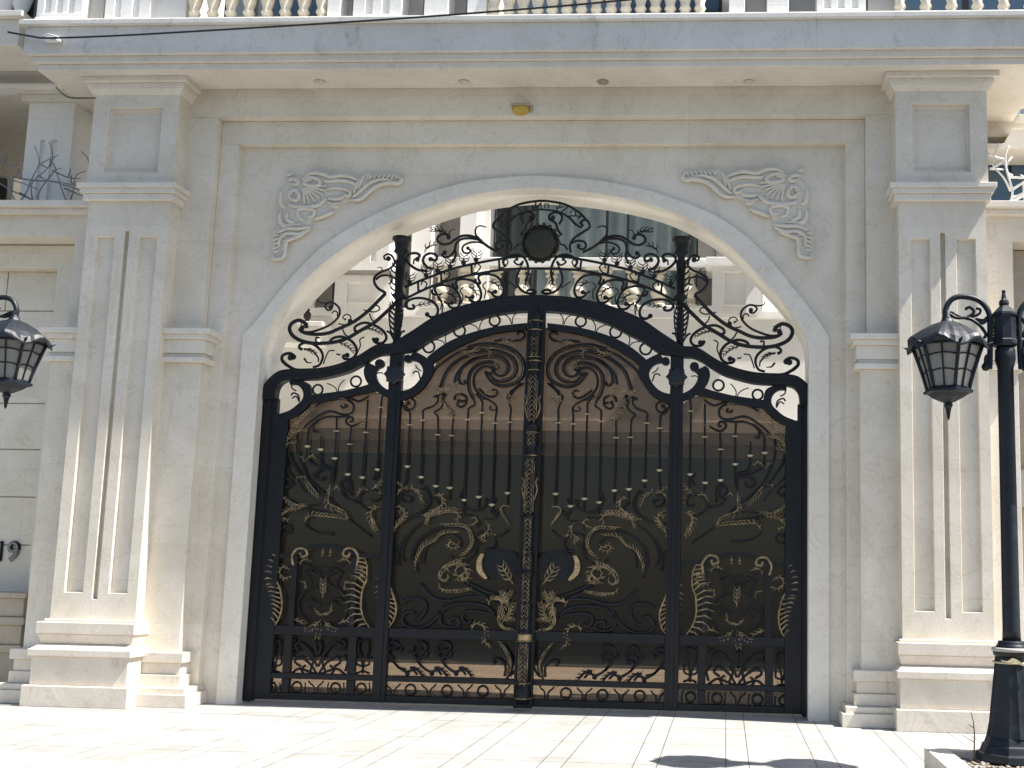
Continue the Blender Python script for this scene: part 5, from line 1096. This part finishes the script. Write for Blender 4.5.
        for i in range(6):
            k.tube([hp(f)[i] for f in fs_], .011, 6)
            j = (i + 1) % 6
            for u in (.0,):
                k.tube([tuple(a * .5 + b * .5 for a, b in zip(hp(f)[i], hp(f)[j])) for f in fs_], .0055, 5)
            for f in (.36, .70):
                a, b = Vector(hp(f)[i]), Vector(hp(f)[j]); mdp = (a + b) / 2 + Vector((0, 0, .016)); k.tube([a, a * .5 + mdp * .5 + Vector((0, 0, .003)), mdp, b * .5 + mdp * .5 + Vector((0, 0, .003)), b], .005, 5)
            for f in (.02, .97):
                a, b = Vector(hp(f)[i]), Vector(hp(f)[j]); k.tube([a, (a + b) / 2, b], .008, 5)
            a = Vector(hp(1)[i]); d_ = Vector((a.x - lx, a.y - LY, 0)).normalized(); k.tube([a, a + d_ * .03 + Vector((0, 0, -.006)), a + d_ * .055 + Vector((0, 0, .006))], [.010, .009, .002], 5)
        mir(k).build('cage', M['lampiron'], lt)
        k = MB()
        inn = lambda f: [(lx + (x - lx) * .955, LY + (y - LY) * .955, z_) for x, y, z_ in hp(f)]
        vs = []; 
        for f in fs_: vs += inn(f)
        k.add(vs, [(i * 6 + j, i * 6 + (j + 1) % 6, (i + 1) * 6 + (j + 1) % 6, (i + 1) * 6 + j) for i in range(6) for j in range(6)]); mir(k).build('glass', M['lampglass'], lt)
        k = MB(); k.lathe(lx, LY, [(z(390), .13), (z(391), .145), (z(393.5), .145), (z(394), .12), (z(398), .09), (z(402), .04), (z(403), .022), (z(406), .026), (z(408), .018), (z(413), .012), (z(418), .008), (z(420), .003)], 6, ang, False); mir(k).build('finial', M['lampiron'], lt)
    for sgn in (1, -1):
        k = arm(); am = (k if sgn > 0 else k.mirror(x0)).build('arm', M['lampiron'], t); lantern(t, sgn)
    return t, x0, lx
lp, lx0, llx = lamp()
# second lamp, standing just outside the left edge; its right lantern shows in the photo
LY2 = -1.98
q = P(11, 352, LY2); c2 = copy_tree(lp); c2.location = (q.x - (lx0 - llx), LY2, .10 + (q.z - P(948, 357, LY).z))
c2['label'] = 'black street lamp cut off by the left edge, only one lantern showing'
zb_ = c2.location.z
# leaf tied to the right post
q = P(1013, 660, LY - .1); t = thing('dry_leaf', tuple(q), 'pale dry strip of leaf tied round the right lamp base', 'leaf')
k = MB(); k.ribbon([(P(*a, LY - .12).x, P(*a, LY - .12).z) for a in ((1001, 660), (1008, 661.5), (1013, 657.5), (1024, 664), (1032, 668))], [(P(*a, LY - .12).x, P(*a, LY - .12).z) for a in ((1001, 661), (1009, 663.5), (1013, 661.5), (1023, 666), (1032, 669))], LY - .125, LY - .118, 12); k.build('strip', M['dry'], t)
k = MB(); zr_ = P(1008, 662, LY).z; k.lathe(lx0, LY, [(zr_ - .006, .108), (zr_ + .004, .108)], 20); k.build('tie', M['dry'], t)
# planter
px0, pz = 2.75, .13
t = thing('planter', (3.4, -2.9, 0), 'low pale stone tree pit kerb around the foot of the right lamp', 'planter')
k = MB(); yb, yf = -2.16, -3.6; w_ = .13
k.box(px0, px0 + w_, yf, yb, -.01, pz); k.box(4.3 - w_, 4.3, yf, yb, -.01, pz); k.box(px0 + w_ + .001, 4.3 - w_ - .001, yb - w_ * .8, yb, -.01, pz); k.box(px0 + w_ + .001, 4.3 - w_ - .001, yf, yf + w_, -.01, pz)
k.build('kerb', M['base'], t, bevel=.005)
k = MB(); k.box(px0 + w_, 4.3 - w_, yf + w_, yb - w_ * .8, -.01, .09); tag(k.build('planter_soil', M['soil']), kind='structure')
rs = random.Random(9); k = MB()
for i in range(900):
    x = rs.uniform(px0 + w_ + .02, 4.1); y = rs.uniform(-3.3, yb - .12); r_ = rs.uniform(.006, .018)
    if (x - lx0) ** 2 + (y - LY) ** 2 < .2 ** 2: continue
    k.ball((x, y, .09 + r_ * .3), r_, rs.uniform(.8, 1.6), rs.uniform(.8, 1.3), .6, n=5)
tag(k.build('pebbles', M['pebble']), kind='stuff')
q = P(974, 752, -2.40); q.z = .09; t = thing('twig', tuple(q), 'thin bare dry twig growing beside the right lamp base', 'twig')
k = MB(); k.tube([q, P(974.5, 735, -2.4), P(973.5, 722, -2.4), P(971, 712, -2.4)], [.005, .004, .003, .002], 5); k.tube([P(974, 728, -2.4), P(968, 724, -2.4)], [.003, .001], 4); k.tube([P(974, 742, -2.4), P(962, 735, -2.4)], [.0025, .001], 4)
k.build('stem', M['twig'], t)
# manhole lid in the paving, lower left
